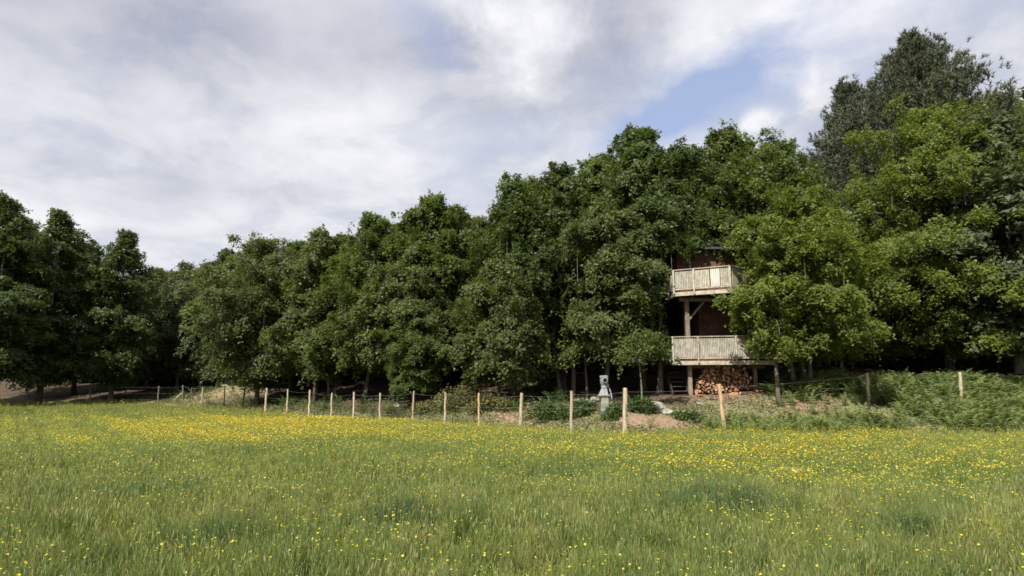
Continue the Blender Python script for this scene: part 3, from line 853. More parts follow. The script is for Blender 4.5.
def clad(x0, x1, y, z0, z1, depth, name='wall'):
    """a box of upright boards with gaps, front and both sides"""
    g = Geo(); n = int((x1 - x0) / .15); w = (x1 - x0) / n
    for k in range(n): g.box((x0 + w * (k + .5), y, (z0 + z1) / 2), (w - .012, .03 + .006 * (k % 2), z1 - z0))
    m = int(depth / .15); w2 = depth / m
    for xx in (x0, x1):
        for k in range(m): g.box((xx, y + .03 + w2 * (k + .5), (z0 + z1) / 2), (.03, w2 - .012, z1 - z0))
    g.box(((x0 + x1) / 2, y + depth + .03, (z0 + z1) / 2), (x1 - x0, .04, z1 - z0))
    g.box(((x0 + x1) / 2, y + depth / 2, (z0 + z1) / 2), (x1 - x0 - .08, depth - .06, z1 - z0 - .02))
    part(name, g, M['cladding'], bev=0)


xa, xb = P(677, 260, 26.2).x, P(745, 260, 26.2).x
eave = P(700, 249, 26.2).z
clad(xa, xb, 26.2, zU, eave, 1.9)
# door with a frame in the upper wall, behind the rail
dx = xa + 1.7
part('door', Geo().box((dx, 26.17, zU + .93), (.78, .03, 1.80)).box((dx, 26.15, zU + .55), (.6, .02, .7)).box((dx, 26.15, zU + 1.35), (.6, .02, .6)), M['joist'])
# roof: low hipped shape with overhang
g = Geo(); x0, x1, y0, y1 = xa - .22, xb + .3, 25.75, 28.6; zr = eave - .02; rz = zr + .55
yc = (y0 + y1) / 2; ra, rb = x0 + 1.1, x1 - 1.1
Vr = [(x0, y0, zr), (x1, y0, zr), (x1, y1, zr), (x0, y1, zr), (ra, yc, rz), (rb, yc, rz)]
Vr += [(a, b, c - .07) for a, b, c in Vr[:4]]
g.add(Vr, [[0, 1, 5, 4], [2, 3, 4, 5], [0, 6, 7, 1], [1, 7, 8, 2], [2, 8, 9, 3], [3, 9, 6, 0], [9, 8, 7, 6]], [[1, 2, 5], [3, 0, 4]])
for k in range(1, 7):                                   # courses of roofing lapped over each other
    f = k / 7.0; yy = y0 + (yc - y0) * f; zz = zr + (rz - zr) * f
    g.box(((x0 + (ra - x0) * f + x1 - (x1 - rb) * f) / 2, yy, zz + .012), ((x1 - (x1 - rb) * f) - (x0 + (ra - x0) * f) - .02, .03, .02))
roof = part('roof', g, M['roof'], bev=0)
gl = P(704, 243, 26.6)
sk_ = Geo(); fy = .38; yy = y0 + (yc - y0) * fy; zz = zr + (rz - zr) * fy; sl = math.atan2(rz - zr, yc - y0)
Mr = np.array([[1, 0, 0], [0, math.cos(sl), -math.sin(sl)], [0, math.sin(sl), math.cos(sl)]])
sk_.box((P(706, 243, yy).x, yy, zz + .05), (.62, .5, .07), Mr)
M['skylight'] = material('skylight', lambda t, o: principled(t, (0.12, 0.15, 0.18), 0.2, 0.5))
part('skylight', sk_, M['skylight'], parent=house)
# lower room, red brown boards behind the lower rail
xla, xlb = P(699, 320, 26.6).x, P(760, 320, 26.6).x
clad(xla, xlb, 26.6, zL, zU - .2, 1.3)
# carrying posts, beam and braces
gzf = lambda x, y: g1(x, y) - .15
for px, Y in ((687.5, 25.75), (752, 25.75)):
    x = P(px, 330, Y).x
    part('support_post', Geo().beam((x, Y, zL), (x, Y, zU - .2), .17, .17), M['timber'])
for px, Y in ((690, 25.75), (755, 25.9), (690, 27.7), (755, 27.7)):
    x = P(px, 380, Y).x
    part('support_post', Geo().beam((x, Y, gzf(x, Y)), (x, Y, zL - .19), .16, .16), M['timber'])
xp = P(687.5, 330, 25.75).x
part('cross_beam', Geo().beam((xp - .3, 25.75, zU - .27), (P(757, 300, 25.75).x, 25.75, zU - .27), .14, .14), M['timber'])
part('cross_beam', Geo().beam((xp - .1, 25.75, zL - .26), (P(764, 360, 25.75).x, 25.75, zL - .26), .13, .12), M['joist'])
part('brace', Geo().beam((xp + .06, 25.78, zU - 1.15), (xp + .78, 25.78, zU - .34), .09, .09), M['timber'])
part('brace', Geo().beam((P(752, 330, 25.75).x - .06, 25.78, zU - 1.15), (P(752, 330, 25.75).x - .78, 25.78, zU - .34), .09, .09), M['timber'])
# steps on the left
sx0, sx1 = P(672, 385, 26).x, P(686, 385, 26).x
stair = empty('wooden_steps', (sx0 + .3, 26.2, g1(sx0 + .3, 26.2)), 'dim wooden steps left of the firewood under the lower balcony', 'steps')
so_ = np.array(stair.location)
n_st = 6; zt = zL - .1; zb = g1(sx0 + .3, 25.5)
for k in range(n_st):
    z = zb + (zt - zb) * (k + 1) / (n_st + 1)
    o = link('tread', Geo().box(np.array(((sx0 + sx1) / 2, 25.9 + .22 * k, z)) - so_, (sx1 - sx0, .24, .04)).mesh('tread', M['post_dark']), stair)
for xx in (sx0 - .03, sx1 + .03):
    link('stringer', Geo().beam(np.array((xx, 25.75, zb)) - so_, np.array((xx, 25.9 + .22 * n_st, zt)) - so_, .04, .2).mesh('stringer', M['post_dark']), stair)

# firewood stack
px0, px1 = P(692, 395, 25.95).x, P(750, 395, 25.95).x
pile = empty('firewood_pile', ((px0 + px1) / 2, 26.1, g1((px0 + px1) / 2, 26.0)), 'heap of split orange brown firewood stacked under the lower balcony', 'firewood')
po = np.array(pile.location); zgl = min(g1(px0, 26), g1(px1, 26))
rg = np.random.default_rng(9)
lm = []
for k in range(10):
    kind = k % 3; n = (7, 4, 5)[kind]
    th = np.sort(np.arange(n) * 6.283 / n + rg.normal(0, .22, n)); r = .5 * rg.uniform(.82, 1.15, n)
    ring = np.stack([np.cos(th) * r, np.zeros(n), np.sin(th) * r * (1 if kind == 0 else .82)], 1)
    V = np.vstack([ring + [0, -2.0, 0], ring * [.95, 1, .95] + [0, 2.0, 0]])
    me = np_mesh('log', V, [np.array([list(range(n))]), np.array([list(range(2 * n - 1, n - 1, -1))]), np.array([[q, n + q, n + (q + 1) % n, (q + 1) % n] for q in range(n)])],
                 [M['log_end'], M['log_bark'] if kind == 0 else M['log_end']], midx=[0, 0] + [1] * n)
    lm.append(me)
wid = px1 - px0; row = 0; z = .06; cnt = 0; HP = P(715, 364, 26).z - zgl
while z < HP:
    half = wid / 2 * (max(0, 1 - (z / (HP + .06)) ** 2.0)) ** .6 * rg.uniform(.93, 1.05); x = -half
    while x < half:
        d = rg.uniform(.07, .165)
        o = link('log', lm[int(rg.integers(10))], pile)
        wx = (px0 + px1) / 2 + x + d / 2 + wid * .02
        o.location = np.array((wx, 25.88 + rg.normal(0, .06), max(zgl + z, g1(wx, 26) + z * .98) + rg.normal(0, .012))) - po
        o.rotation_euler = (rg.normal(0, .10), rg.uniform(0, 6.28), rg.normal(0, .12) + (rg.uniform(-.9, .9) if rg.uniform() < .07 else 0)); o.scale = (d, .105, d * rg.uniform(.7, 1.05))
        x += d * .98; cnt += 1
    z += .098
for k in range(12):                                      # loose pieces that rolled off the heap
    o = link('log', lm[int(rg.integers(10))], pile); wx = rg.uniform(px0 - .1, px1 + .25); wy = rg.uniform(25.1, 25.5)
    o.location = np.array((wx, wy, g1(wx, wy) + .05)) - po; o.rotation_euler = (rg.normal(0, .1), rg.uniform(0, 6.28), rg.uniform(0, 3.1)); o.scale = (.12, .085, .1)
print('logs', cnt)

# ------------------------------------------------------------------ hand pump
pb = hit(605, 418); S_ = pb.y / F_PX
pump = empty('hand_pump', pb, 'old grey hand pump with round opening and curved lever on a square plinth', 'water pump')
def pz(py): return P(605, py, pb.y).z - pb.z
g = Geo(); w = .27
zz0, zz1 = -.2, pz(396)
V = [(a * w / 2 * 1.08, b * w / 2 * 1.08, zz0) for a, b in ((-1, -1), (1, -1), (1, 1), (-1, 1))] + [(a * w / 2 * .94, b * w / 2 * .94, zz1) for a, b in ((-1, -1), (1, -1), (1, 1), (-1, 1))]
g.add(V, [[0, 1, 5, 4], [1, 2, 6, 5], [2, 3, 7, 6], [3, 0, 4, 7], [4, 5, 6, 7], [3, 2, 1, 0]])
bevel(link('plinth', g.mesh('plinth', M['plinth']), pump), .012, 2)
g = Geo().box((-.03, 0, zz1 + .02), (.42, .36, .05)); bevel(link('plinth_cap', g.mesh('plinth_cap', M['stone_grey']), pump), .01, 2)
g = Geo(); z0 = zz1 + .04; z1 = pz(375.5)
prof = [(0, .12), (.02, .14), (.10, .125), (.20, .10), (.28, .095), (.30, .12), (.33, .12), (.35, .105), (.42, .12), (.44, .145), (.58, .15), (.72, .15), (.73, .165), (.76, .165), (.77, .15), (.79, .10)]
kz = (z1 - z0) / .79
g.tube([(0, 0, z0 + a * kz) for a, b in prof], [b for a, b in prof], 20)
link('body', g.mesh('body', M['pump_iron'], True), pump)
zc_ = pz(380)
g = Geo().tube([(0, -.08, zc_), (0, -.20, zc_), (0, -.215, zc_)], [.115, .115, .098], 20); link('spout_collar', g.mesh('spout_collar', M['pump_iron'], True), pump)
g = Geo().tube([(0, -.17, zc_), (0, -.2165, zc_)], [.074, .074], 18); link('opening', g.mesh('opening', M['hole'], True), pump)
g = Geo(); zA, zB = pz(383), pz(404)
pts = [(.10, 0, zA - .10), (.15, 0, zA - .14), (.20, 0, zA - .24), (.25, 0, zA - .40), (.27, 0, zB + .14), (.25, 0, zB + .02), (.17, 0, zB + .0)]
tt = np.linspace(0, 6, 25); pp = np.stack([np.interp(tt, range(7), [p[i] for p in pts]) for i in range(3)], 1)
for _ in range(3): pp[1:-1] = (pp[:-2] + pp[1:-1] * 2 + pp[2:]) / 4
g.tube(pp, .026, 8); link('lever', g.mesh('lever', M['pump_iron'], True), pump)
g = Geo().box((.12, 0, zA - .10), (.12, .05, .09)); bevel(link('lever_bracket', g.mesh('lever_bracket', M['pump_iron']), pump), .008)
g = Geo()                                              # slanted shroud at the left of the body above the cap
g.add([(-.20, -.14, z0), (.12, -.14, z0), (.12, .14, z0), (-.20, .14, z0), (-.09, -.10, z0 + .26), (.08, -.10, z0 + .26), (.08, .10, z0 + .26), (-.09, .10, z0 + .26)],
      [[0, 1, 5, 4], [1, 2, 6, 5], [2, 3, 7, 6], [3, 0, 4, 7], [4, 5, 6, 7]])
bevel(link('base_flange', g.mesh('base_flange', M['pump_iron']), pump), .012, 2)

# ------------------------------------------------------------------ fence
fence = empty('wire_fence', (0.3, 21.8, 0), 'post and wire fence of pale wooden stakes between meadow and wood', 'fence')
fo = np.array(fence.location)
POSTS = [  # px top, top row, px base, base row, width, material, label
    (90, 384, 91, 402, .09, 'post_grey', None), (40, 383, 40, 403, .09, 'post_grey', None), (-25, 383, -25, 404, .09, 'post_grey', None),
    (159, 386, 158, 402, .09, 'post_grey', None), (183, 385, 183, 402, .10, 'post_grey', None), (203, 387, 202, 401, .11, 'post_pale', None),
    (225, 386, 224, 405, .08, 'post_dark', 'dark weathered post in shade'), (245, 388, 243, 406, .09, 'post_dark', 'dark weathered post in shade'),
    (267, 388, 265, 409, .11, 'post_pale', None), (288, 389, 287, 410, .09, 'post_pale', None), (310, 390, 309, 413, .09, 'post_pale', None),
    (332, 393, 331, 416, .085, 'post_pale', None), (354, 392, 353.5, 418, .085, 'post_pale', None), (380, 393, 380, 418, .075, 'post_pale', None),
    (414, 391, 412, 418, .07, 'post_pale', None), (445.5, 392, 445, 421, .085, 'post_pale', None), (478.5, 393, 479, 424, .07, 'post_orange', 'thin reddish brown stake'),
    (522, 393, 519.5, 424, .125, 'post_pale', 'thick pale post leaning right'), (571.5, 391, 571.5, 428, .10, 'post_pale', None),
    (625.5, 388, 624, 430, .145, 'post_pale', 'thickest pale post, right of the pump'), (719, 384, 725, 427, .125, 'post_orange', 'orange tinted post leaning left before the firewood'),
    (867, 373, 869, 404, .13, 'post_pale', 'pale post standing high among the ferns'), (960, 372, 962, 405, .12, 'post_pale', None), (1060, 372, 1061, 408, .12, 'post_pale', None), (1180, 370, 1180, 408, .12, 'post_pale', None)]
tops = []
for k, (tx, ty, bx, by, w, mk, lab) in enumerate(POSTS):
    b = hit(bx, by, 0.20 if bx < 800 else 0.0)
    if bx < 150: b = Vector(((bx - 512) / F_PX * 44.5, 44.5, 0)); b.y = float(fence_y(b.x)) - .1; b.x = (bx - 512) / F_PX * b.y; b.z = g1(b.x, b.y)
    t_ = P(tx, ty, b.y + .02)
    rg = np.random.default_rng(40 + k); n = 8; f = np.linspace(0, 1, n)
    base = np.array(b) - [0, 0, .1]; base[0] = P(bx, by, b.y).x
    pts = base + (np.array(t_) - base) * f[:, None] + np.stack([rg.normal(0, .008, n), rg.normal(0, .008, n), f * 0], 1)
    g = Geo().tube(pts - fo, w / 2 * (1.04 - .10 * f), 8, rough=.06, rng=rg)
    o = link('post', g.mesh('post', M[mk], False), fence)
    if lab: o['label'] = lab
    tops.append((base + [0, 0, .1], np.array(t_)))
tops.sort(key=lambda q: q[0][0])
for f in (.30, .62, .92):
    g = Geo()
    for (a0, a1), (b0, b1) in zip(tops[:-1], tops[1:]):
        p, q = a0 + (a1 - a0) * f, b0 + (b1 - b0) * f; s = np.linspace(0, 1, 6)[:, None]
        c = p + (q - p) * s; c[:, 1] -= .06; c[:, 2] -= .05 * (np.sin(s[:, 0] * 3.14)); g.tube(c - fo, .0025, 4, cap=False)
    link('wire', g.mesh('wire', M['wire']), fence)
b = P(172, 402, 43.0); q = P(182, 393, 43.2)
link('brace', Geo().tube(np.array([tuple(b), tuple(q)]) - fo, .045, 6).mesh('brace', M['post_pale']), fence)


# ------------------------------------------------------------------ rocks and fallen wood
def rock(px, py, wx, wy, wz, mat, lab, sd, name='boulder', sink=.3):
    b = hit(px, py); rg = np.random.default_rng(sd)
    bm = bmesh.new(); bmesh.ops.create_icosphere(bm, subdivisions=3, radius=1)
    ph = rg.uniform(0, 6, 3)
    cuts = [Vector(rg.normal(0, 1, 3)).normalized() for _ in range(7)]
    for v in bm.verts:
        c = v.co.copy()
        for n_ in cuts:
            d = c.dot(n_) - .72
            if d > 0: c -= n_ * d * .9
        c *= 1 + .08 * math.sin(5 * c.x + ph[0]) * math.sin(4 * c.y + ph[1]) + .04 * math.sin(11 * c.z + ph[2])
        v.co = Vector((c.x * wx / 2, c.y * wy / 2, c.z * wz / 2 + wz * (.5 - sink)))
    me = bpy.data.meshes.new(name); bm.to_mesh(me); bm.free(); me.materials.append(M[mat])
    o = link(name, me, None, b); o.rotation_euler = (0, 0, rg.uniform(-.3, .3))
    tag(o, lab, 'rock', 'rocks on the bank')


rock(656, 411, .85, .6, .58, 'stone_pale', 'whitish rock under the leaves left of the tree house steps', 1)
rock(667, 414, .48, .35, .28, 'stone_pale', 'small whitish rock touching the bigger white one', 2)
rock(691, 418, .42, .3, .20, 'stone_brown', 'flat brownish stone below the left support post', 3)
rock(700, 405, .38, .3, .18, 'stone_pale', 'pale stone at the foot of the firewood stack', 4)
rock(582, 404, .95, .5, .28, 'stone_grey', 'long grey stone slab left of the hand pump', 5, sink=.2)
rock(594, 402, .45, .4, .30, 'stone_grey', 'grey stone between the slab and the hand pump', 6)
rock(566, 409, .35, .3, .18, 'stone_grey', 'small grey stone at the left end of the slab', 7)
rock(397, 407, .35, .3, .22, 'stone_pale', 'pale stone lying left of the scrubby mound', 8)
rock(712, 399, .55, .3, .10, 'stone_brown', 'thin flat stone laid in front of the firewood', 9)


def branch(p0, p1, r, mat, lab, sd, arch=.1):
    a, b = hit(*p0), hit(*p1); rg = np.random.default_rng(sd); f = np.linspace(0, 1, 9)[:, None]
    A = np.array(a) + [0, 0, p0[2] if len(p0) > 2 and False else .05]; B = np.array(b) + [0, 0, .05]
    pts = A + (B - A) * f; pts[:, 2] = [g1(x, y) + r * .8 for x, y in pts[:, :2]]; pts[:, 2] += arch * np.sin(f[:, 0] * 3.14)
    pts[:, :2] += rg.normal(0, .03, (9, 2))
    g = Geo().tube(pts - np.array(a), r * (1 - .5 * f[:, 0]), 7, rough=.08, rng=rg)
    for k in (3, 5, 6):
        q = pts[k] - np.array(a); d = np.array([rg.normal(0, .3), rg.normal(0, .3), rg.uniform(.2, .5)]); g.tube([q, q + d * .6, q + d], [r * .4, r * .25, r * .12], 5)
    o = link('fallen_branch', g.mesh('fallen_branch', M[mat], True), None, a); tag(o, lab, 'branch', 'dead branches on the wood floor')


branch((216, 388), (262, 384), .10, 'post_pale', 'pale dead branch along the top of the straw coloured mound', 1)
branch((262, 388), (298, 384), .09, 'bark_pale', 'grey dead branch reaching right from the mound', 2)
branch((352, 393), (378, 391), .06, 'bark_pale', 'short pale dead branch behind the fence left of the thin stem', 3)
branch((470, 404), (520, 407), .08, 'bark_pale', 'long grey log at the foot of the dark slope', 4, .02)
branch((525, 406), (560, 405), .07, 'bark_pale', 'grey log next to the long one, ending at the stone slab', 5, .02)
branch((186, 399), (196, 395), .05, 'bark_pale', 'small dead branch between the far left posts', 6, .3)


# ------------------------------------------------------------------ low plants
def merge(parts):
    V, F, T, n = [], [], [], 0
    for v, f, t in parts: V.append(v); F.append(f + n); T.append(t); n += len(v)
    return np.vstack(V), np.vstack(F), np.concatenate(T)


def bush(px, py, w, d, h, mk, lab, sd, n=1500, leaf=.09, name='bramble_bush'):
    b = hit(px, py); rg = np.random.default_rng(sd); t = empty(name, b, lab, 'bush', 'bushes on the bank')
    nc = 34; C = []
    br = Geo()
    for k in range(nc):
        a = rg.uniform(0, 6.28); r = math.sqrt(rg.uniform(0, 1)); z = h * (1 - .65 * r ** 2) * rg.uniform(.55, 1.1)
        c = np.array([math.cos(a) * r * w / 2, math.sin(a) * r * d / 2, 0]); c[2] = g1(b.x + c[0], b.y + c[1]) - b.z + z; C.append(c)
        br.tube([c * [.35, .35, 0] + [0, 0, g1(b.x + c[0] * .35, b.y + c[1] * .35) - b.z - .03], c * [.8, .8, .7], c], [.012, .009, .004], 4, cap=False)
    C = np.array(C); ii = rg.integers(0, nc, n)
    pos = C[ii] + rg.normal(0, 1, (n, 3)) * [w * .09, d * .09, h * .16]
    nn = np.array([0, 0, 1.]) + rg.normal(0, .45, (n, 3)); nn /= np.linalg.norm(nn, axis=1)[:, None]
    L = leaf * rg.uniform(.6, 1.3, n)
    V, F, tn = leaves_from(pos, nn, rg.normal(0, 1, (n, 3)), L, L * .7, np.clip(rg.uniform(0, 1, nc)[ii] * .6 + rg.uniform(0, .4, n), 0, 1), rg)
    link('stems', br.mesh('stems', M['stem'], True), t); link('foliage', np_mesh('foliage', V, [F], M[mk], tn), t)


bush(545, 417, 1.7, 1.0, .45, 'bramble', 'low green bush left of the middle fence post', 1, 2000)
bush(578, 416, 1.5, 1.0, .50, 'bramble', 'low green bush spreading below the grey stone slab', 2, 2000)
bush(613, 417, .9, .7, .40, 'bramble', 'small green bush right of the hand pump foot', 3, 1000)
bush(644, 414, 1.0, .7, .45, 'bramble', 'rounded green bush around the white rock', 4, 1300)
bush(640, 406, .8, .7, .35, 'bramble', 'small dull bush behind the sapling stem', 5, 900)
bush(458, 410, 2.0, 1.4, .85, 'dry_scrub', 'pale scrubby bush on the mound behind the thin stake', 6, 2800)
bush(490, 412, 1.8, 1.1, .6, 'dry_scrub', 'yellowish scrub right of the pale scrubby bush', 7, 2200)
bush(432, 412, 1.6, 1.0, .45, 'dry_scrub', 'low yellowish scrub left of the pale scrubby bush', 8, 1600)
bush(690, 420, 1.1, .6, .28, 'bramble', 'flat green bush below the brownish stone', 9, 900)


def frond_template(K=11):
    V, F = [], []
    for k in range(K):
        s = k / (K - 1); y = .06 + .94 * s; z = .55 * math.sin(min(1, s * 1.05) * 2.1); w = .26 * (1 - s) ** .8 * min(1, .35 + s * 4) + .02
        for sg in (-1, 1):
            n = len(V)
            V += [(0, y - .035, z), (0, y + .035, z), (sg * w, y + .10, z - .05 - .05 * w)]
            F.append((n, n + 1, n + 2) if sg < 0 else (n + 1, n, n + 2))
    return np.array(V), np.array(F)


def stamp(T, F, pos, rz, tilt, sc, tone):
    n, m = len(pos), len(T)
    a = T[None] * sc[:, None, None]
    ct, st_ = np.cos(tilt)[:, None], np.sin(tilt)[:, None]
    y = a[..., 1] * ct - a[..., 2] * st_; z = a[..., 1] * st_ + a[..., 2] * ct; x = a[..., 0]
    c, s = np.cos(rz)[:, None], np.sin(rz)[:, None]
    V = np.stack([x * c - y * s, x * s + y * c, z], -1) + pos[:, None]
    FF = (F[None] + (np.arange(n) * m)[:, None, None]).reshape(-1, F.shape[1])
    return V.reshape(-1, 3), FF, np.repeat(tone, m)


FT, FF = frond_template()
rg = np.random.default_rng(77)


def ferns(n, xr, sr, dens, hrange, name, mk, lab):
    x = rg.uniform(*xr, n * 3); s = rg.uniform(*sr, n * 3); y = fence_y(x) + s
    ok = rg.uniform(0, 1, n * 3) < dens(x, y, s); x, y = x[ok][:n], y[ok][:n]; m = len(x); k = 8
    pos = np.stack([x, y, gz(x, y)], 1); ii = np.repeat(np.arange(m), k); q = len(ii)
    h = rg.uniform(*hrange, m)[ii] * rg.uniform(.75, 1.15, q)
    V, F, T = stamp(FT, FF, pos[ii], rg.uniform(0, 6.28, q), rg.uniform(.15, .75, q), h, np.clip(rg.uniform(0, 1, m)[ii] * .6 + rg.uniform(0, .4, q), 0, 1))
    o = link(name, np_mesh(name, V, [F], M[mk], T)); tag(o, lab, 'ferns', None, 'stuff'); return o


fpost = hit(869, 404)
nearx = lambda x, y, cx, cy, r: np.exp(-(((x - cx) / r) ** 2 + ((y - cy) / r) ** 2))
ferns(1300, (9.3, 24), (.5, 5.6), lambda x, y, s: np.clip(.62 + .75 * wob(x, y, 1.7, 5) - 1.4 * nearx(x, y, e3.x, e3.y, 1.5) - .8 * (s < 1.2), 0.1, 1) * (x > 9.3 + .22 * s) * np.clip(1.15 - .9 * (s > 1.4) * (s < 3.0) * (x < 14), 0, 1) * (nearx(x, y, fpost.x, fpost.y - .7, .7) < .5), (.34, .66), 'bracken_ferns', 'fern',
      'mass of green bracken covering the bank at the right')
ferns(210, (6.6, 12), (.2, 1.9), lambda x, y, s: .9 + 0 * x, (.25, .5), 'fern_patch', 'fern', 'low ferns on the slope in front of the firewood')
ferns(160, (-30, 5), (1.5, 6.0), lambda x, y, s: .5 + .5 * wob(x, y, .8, 3), (.3, .6), 'woodland_ferns', 'bramble', 'scattered low ferns in the shade behind the fence')

# rank grass and leaf scraps on the bank (countless)
def bank_cover(n, xr, sr, mk, name, lab, leaf, zr):
    x = rg.uniform(*xr, n); y = fence_y(x) + rg.uniform(*sr, n) ; cl = .5 + .5 * wob(x, y, 2.3, 5)
    ok = rg.uniform(0, 1, n) < .25 + cl; ok &= ~(nearx(x, y, e1.x, e1.y + .3, 1.0) > .45); x, y = x[ok], y[ok]; m = len(x)
    pos = np.stack([x, y, gz(x, y) + rg.uniform(*zr, m)], 1); nn = np.array([0, -.2, 1.]) + rg.normal(0, .6, (m, 3)); nn /= np.linalg.norm(nn, axis=1)[:, None]
    L = leaf * rg.uniform(.5, 1.4, m)
    V, F, T = leaves_from(pos, nn, rg.normal(0, 1, (m, 3)), L, L * .55, rg.uniform(0, 1, m), rg)
    tag(link(name, np_mesh(name, V, [F], M[mk], T)), lab, 'plants', None, 'stuff')


bank_cover(26000, (-26, 12.5), (.0, 3.8), 'dry_scrub', 'bank_weeds', 'dry weeds and low leaves on the bank behind the fence', .08, (.0, .16))
bank_cover(16000, (-26, 24), (.3, 4.5), 'bramble', 'bank_herbs', 'green herbs scattered over the bank behind the fence', .10, (.02, .22))

# ------------------------------------------------------------------ meadow: grass and buttercups
def blade_tuft(seed, nb, h, wd, spread, seedhead=0.0, droop=.35):
    rg = np.random.default_rng(seed); V, F, T = [], [], []
    for k in range(nb):
        a = rg.uniform(0, 6.28); r = spread * math.sqrt(rg.uniform(0, 1)); L = h * rg.uniform(.55, 1.15); la = rg.uniform(0, 6.28); ln = rg.uniform(.05, droop)
        bx, by = math.cos(a) * r, math.sin(a) * r; n = len(V); wa = rg.uniform(0, 3.14); wx, wy = math.cos(wa) * wd / 2, math.sin(wa) * wd / 2
        sh = rg.uniform(0, 1) < seedhead; tn = rg.uniform(0, .4)
        for s, ww in ((0, .8), (.4, 1.0), (.75, .7)):
            cx, cy = bx + math.cos(la) * ln * L * s ** 2, by + math.sin(la) * ln * L * s ** 2; z = L * s * (1 - .15 * ln * s)
            if sh: ww *= .4
            V += [(cx - wx * ww, cy - wy * ww, z), (cx + wx * ww, cy + wy * ww, z)]; T += [tn, tn]
        cx, cy = bx + math.cos(la) * ln * L, by + math.sin(la) * ln * L; V.append((cx, cy, L * (1 - .15 * ln))); T.append(tn)
        F += [(n, n + 1, n + 3), (n, n + 3, n + 2), (n + 2, n + 3, n + 5), (n + 2, n + 5, n + 4), (n + 4, n + 5, n + 6)]
        if sh:
            m = len(V); z = L * 1.02; q = L * .13; e = wd * .7
            V += [(cx, cy, z - q * .5), (cx + e, cy, z), (cx, cy + e * .3, z + q), (cx - e, cy, z + .02)]; T += [1.0 if rg.uniform(0, 1) < .08 else .9] * 4
            F += [(m, m + 1, m + 2), (m, m + 2, m + 3)]
    return np_mesh('grass_tuft', np.array(V), [np.array(F)], M['grass'], np.array(T))


src = bpy.data.collections.new('grass_sources')
for k in range(6):
    me = blade_tuft(300 + k, 46, (.26, .30, .34, .24, .38, .30)[k], .0062, .13, (.05, .12, .28, .03, .34, .15)[k], (.9, .7, .5, 1.1, .45, .8)[k])
    o = bpy.data.objects.new('grass_tuft', me); src.objects.link(o)
for k in range(2):                                        # broad low leaves between the grasses
    src.objects.link(bpy.data.objects.new('grass_tuft', blade_tuft(330 + k, 16, .17, .024, .12, .0, 1.3)))
srcf = bpy.data.collections.new('grass_sources_far')
for k in range(4):
    me = blade_tuft(340 + k, 40, (.24, .28, .22, .30)[k], .013, .24, (.05, .22, .1, .30)[k], .6)
    o = bpy.data.objects.new('grass_tuft', me); srcf.objects.link(o)


def scatter_points(n, d0, d1, side=.95):
    d = np.sqrt(rg.uniform(d0 ** 2, d1 ** 2, n)); x = rg.uniform(-1, 1, n) * (side * d + 2.5); return x, d


def gn_scatter(name, x, y, sc, coll, lab, cat):
    me = bpy.data.meshes.new(name); pts = np.stack([x, y, gz(x, y) - .01], 1).astype(np.float32)
    me.vertices.add(len(pts)); me.vertices.foreach_set('co', pts.ravel()); me.update()
    a = me.attributes.new('size', 'FLOAT', 'POINT'); a.data.foreach_set('value', sc.astype(np.float32))
    o = link(name, me); ng = bpy.data.node_groups.new(name, 'GeometryNodeTree')
    ng.interface.new_socket('Geometry', in_out='INPUT', socket_type='NodeSocketGeometry'); ng.interface.new_socket('Geometry', in_out='OUTPUT', socket_type='NodeSocketGeometry')
    N = ng.nodes; Lk = ng.links; gi, go = N.new('NodeGroupInput'), N.new('NodeGroupOutput')
    ci = N.new('GeometryNodeCollectionInfo'); ci.inputs['Collection'].default_value = coll; ci.inputs['Separate Children'].default_value = True; ci.inputs['Reset Children'].default_value = True
    ip = N.new('GeometryNodeInstanceOnPoints'); ip.inputs['Pick Instance'].default_value = True
    rv = N.new('FunctionNodeRandomValue'); rv.data_type = 'FLOAT_VECTOR'
    rv.inputs[0].default_value = (-.28, -.28, 0); rv.inputs[1].default_value = (.28, .28, 6.283)
    na = N.new('GeometryNodeInputNamedAttribute'); na.data_type = 'FLOAT'; na.inputs['Name'].default_value = 'size'
    Lk.new(gi.outputs[0], ip.inputs['Points']); Lk.new(ci.outputs[0], ip.inputs['Instance'])
    Lk.new(rv.outputs[0], ip.inputs['Rotation']); Lk.new(na.outputs[0], ip.inputs['Scale']); Lk.new(ip.outputs[0], go.inputs[0])
    md = o.modifiers.new('scatter', 'NODES'); md.node_group = ng
    return tag(o, lab, cat, None, 'stuff')


x, y = scatter_points(7200, 2.6, 9.5); ok = y < fence_y(x)
hz = .86 + .24 * wob(x, y, 1.1, 4) + .16 * wob(x, y, 3.3, 1) + rg.normal(0, .10, len(x))
for cx, cy, rx, ry in LUSH: hz = hz + .38 * np.exp(-(((x - cx) / rx) ** 2 + ((y - cy) / ry) ** 2))
gn_scatter('meadow_grass', x[ok], y[ok], np.clip(hz[ok], .5, 1.7), src, 'tall green meadow grass in the foreground', 'grass')
x, y = scatter_points(14000, 9.2, 24); ok = y < fence_y(x) + .6 + rg.normal(0, .3, len(x))
hz = (.80 + .22 * wob(x, y, .9, 4) + rg.normal(0, .10, len(x))) * np.where(y > fence_y(x) - 1.2, .7, 1)
gn_scatter('meadow_grass', x[ok], y[ok], np.clip(hz[ok], .4, 1.4), srcf, 'dense meadow grass in the middle distance up to the fence', 'grass')
x = rg.uniform(-60, 8, 16000); y = rg.uniform(23.5, 54, 16000); ok = (y < fence_y(x) + .6) & (np.abs(x) < y * 1.05 + 2)
hz = (.80 + .22 * wob(x, y, .9, 4)) * np.where(y > fence_y(x) - 1.2, .75, 1)
gn_scatter('meadow_grass', x[ok], y[ok], np.clip(hz[ok], .4, 1.4), srcf, 'yellowish meadow grass in the far left of the field', 'grass')


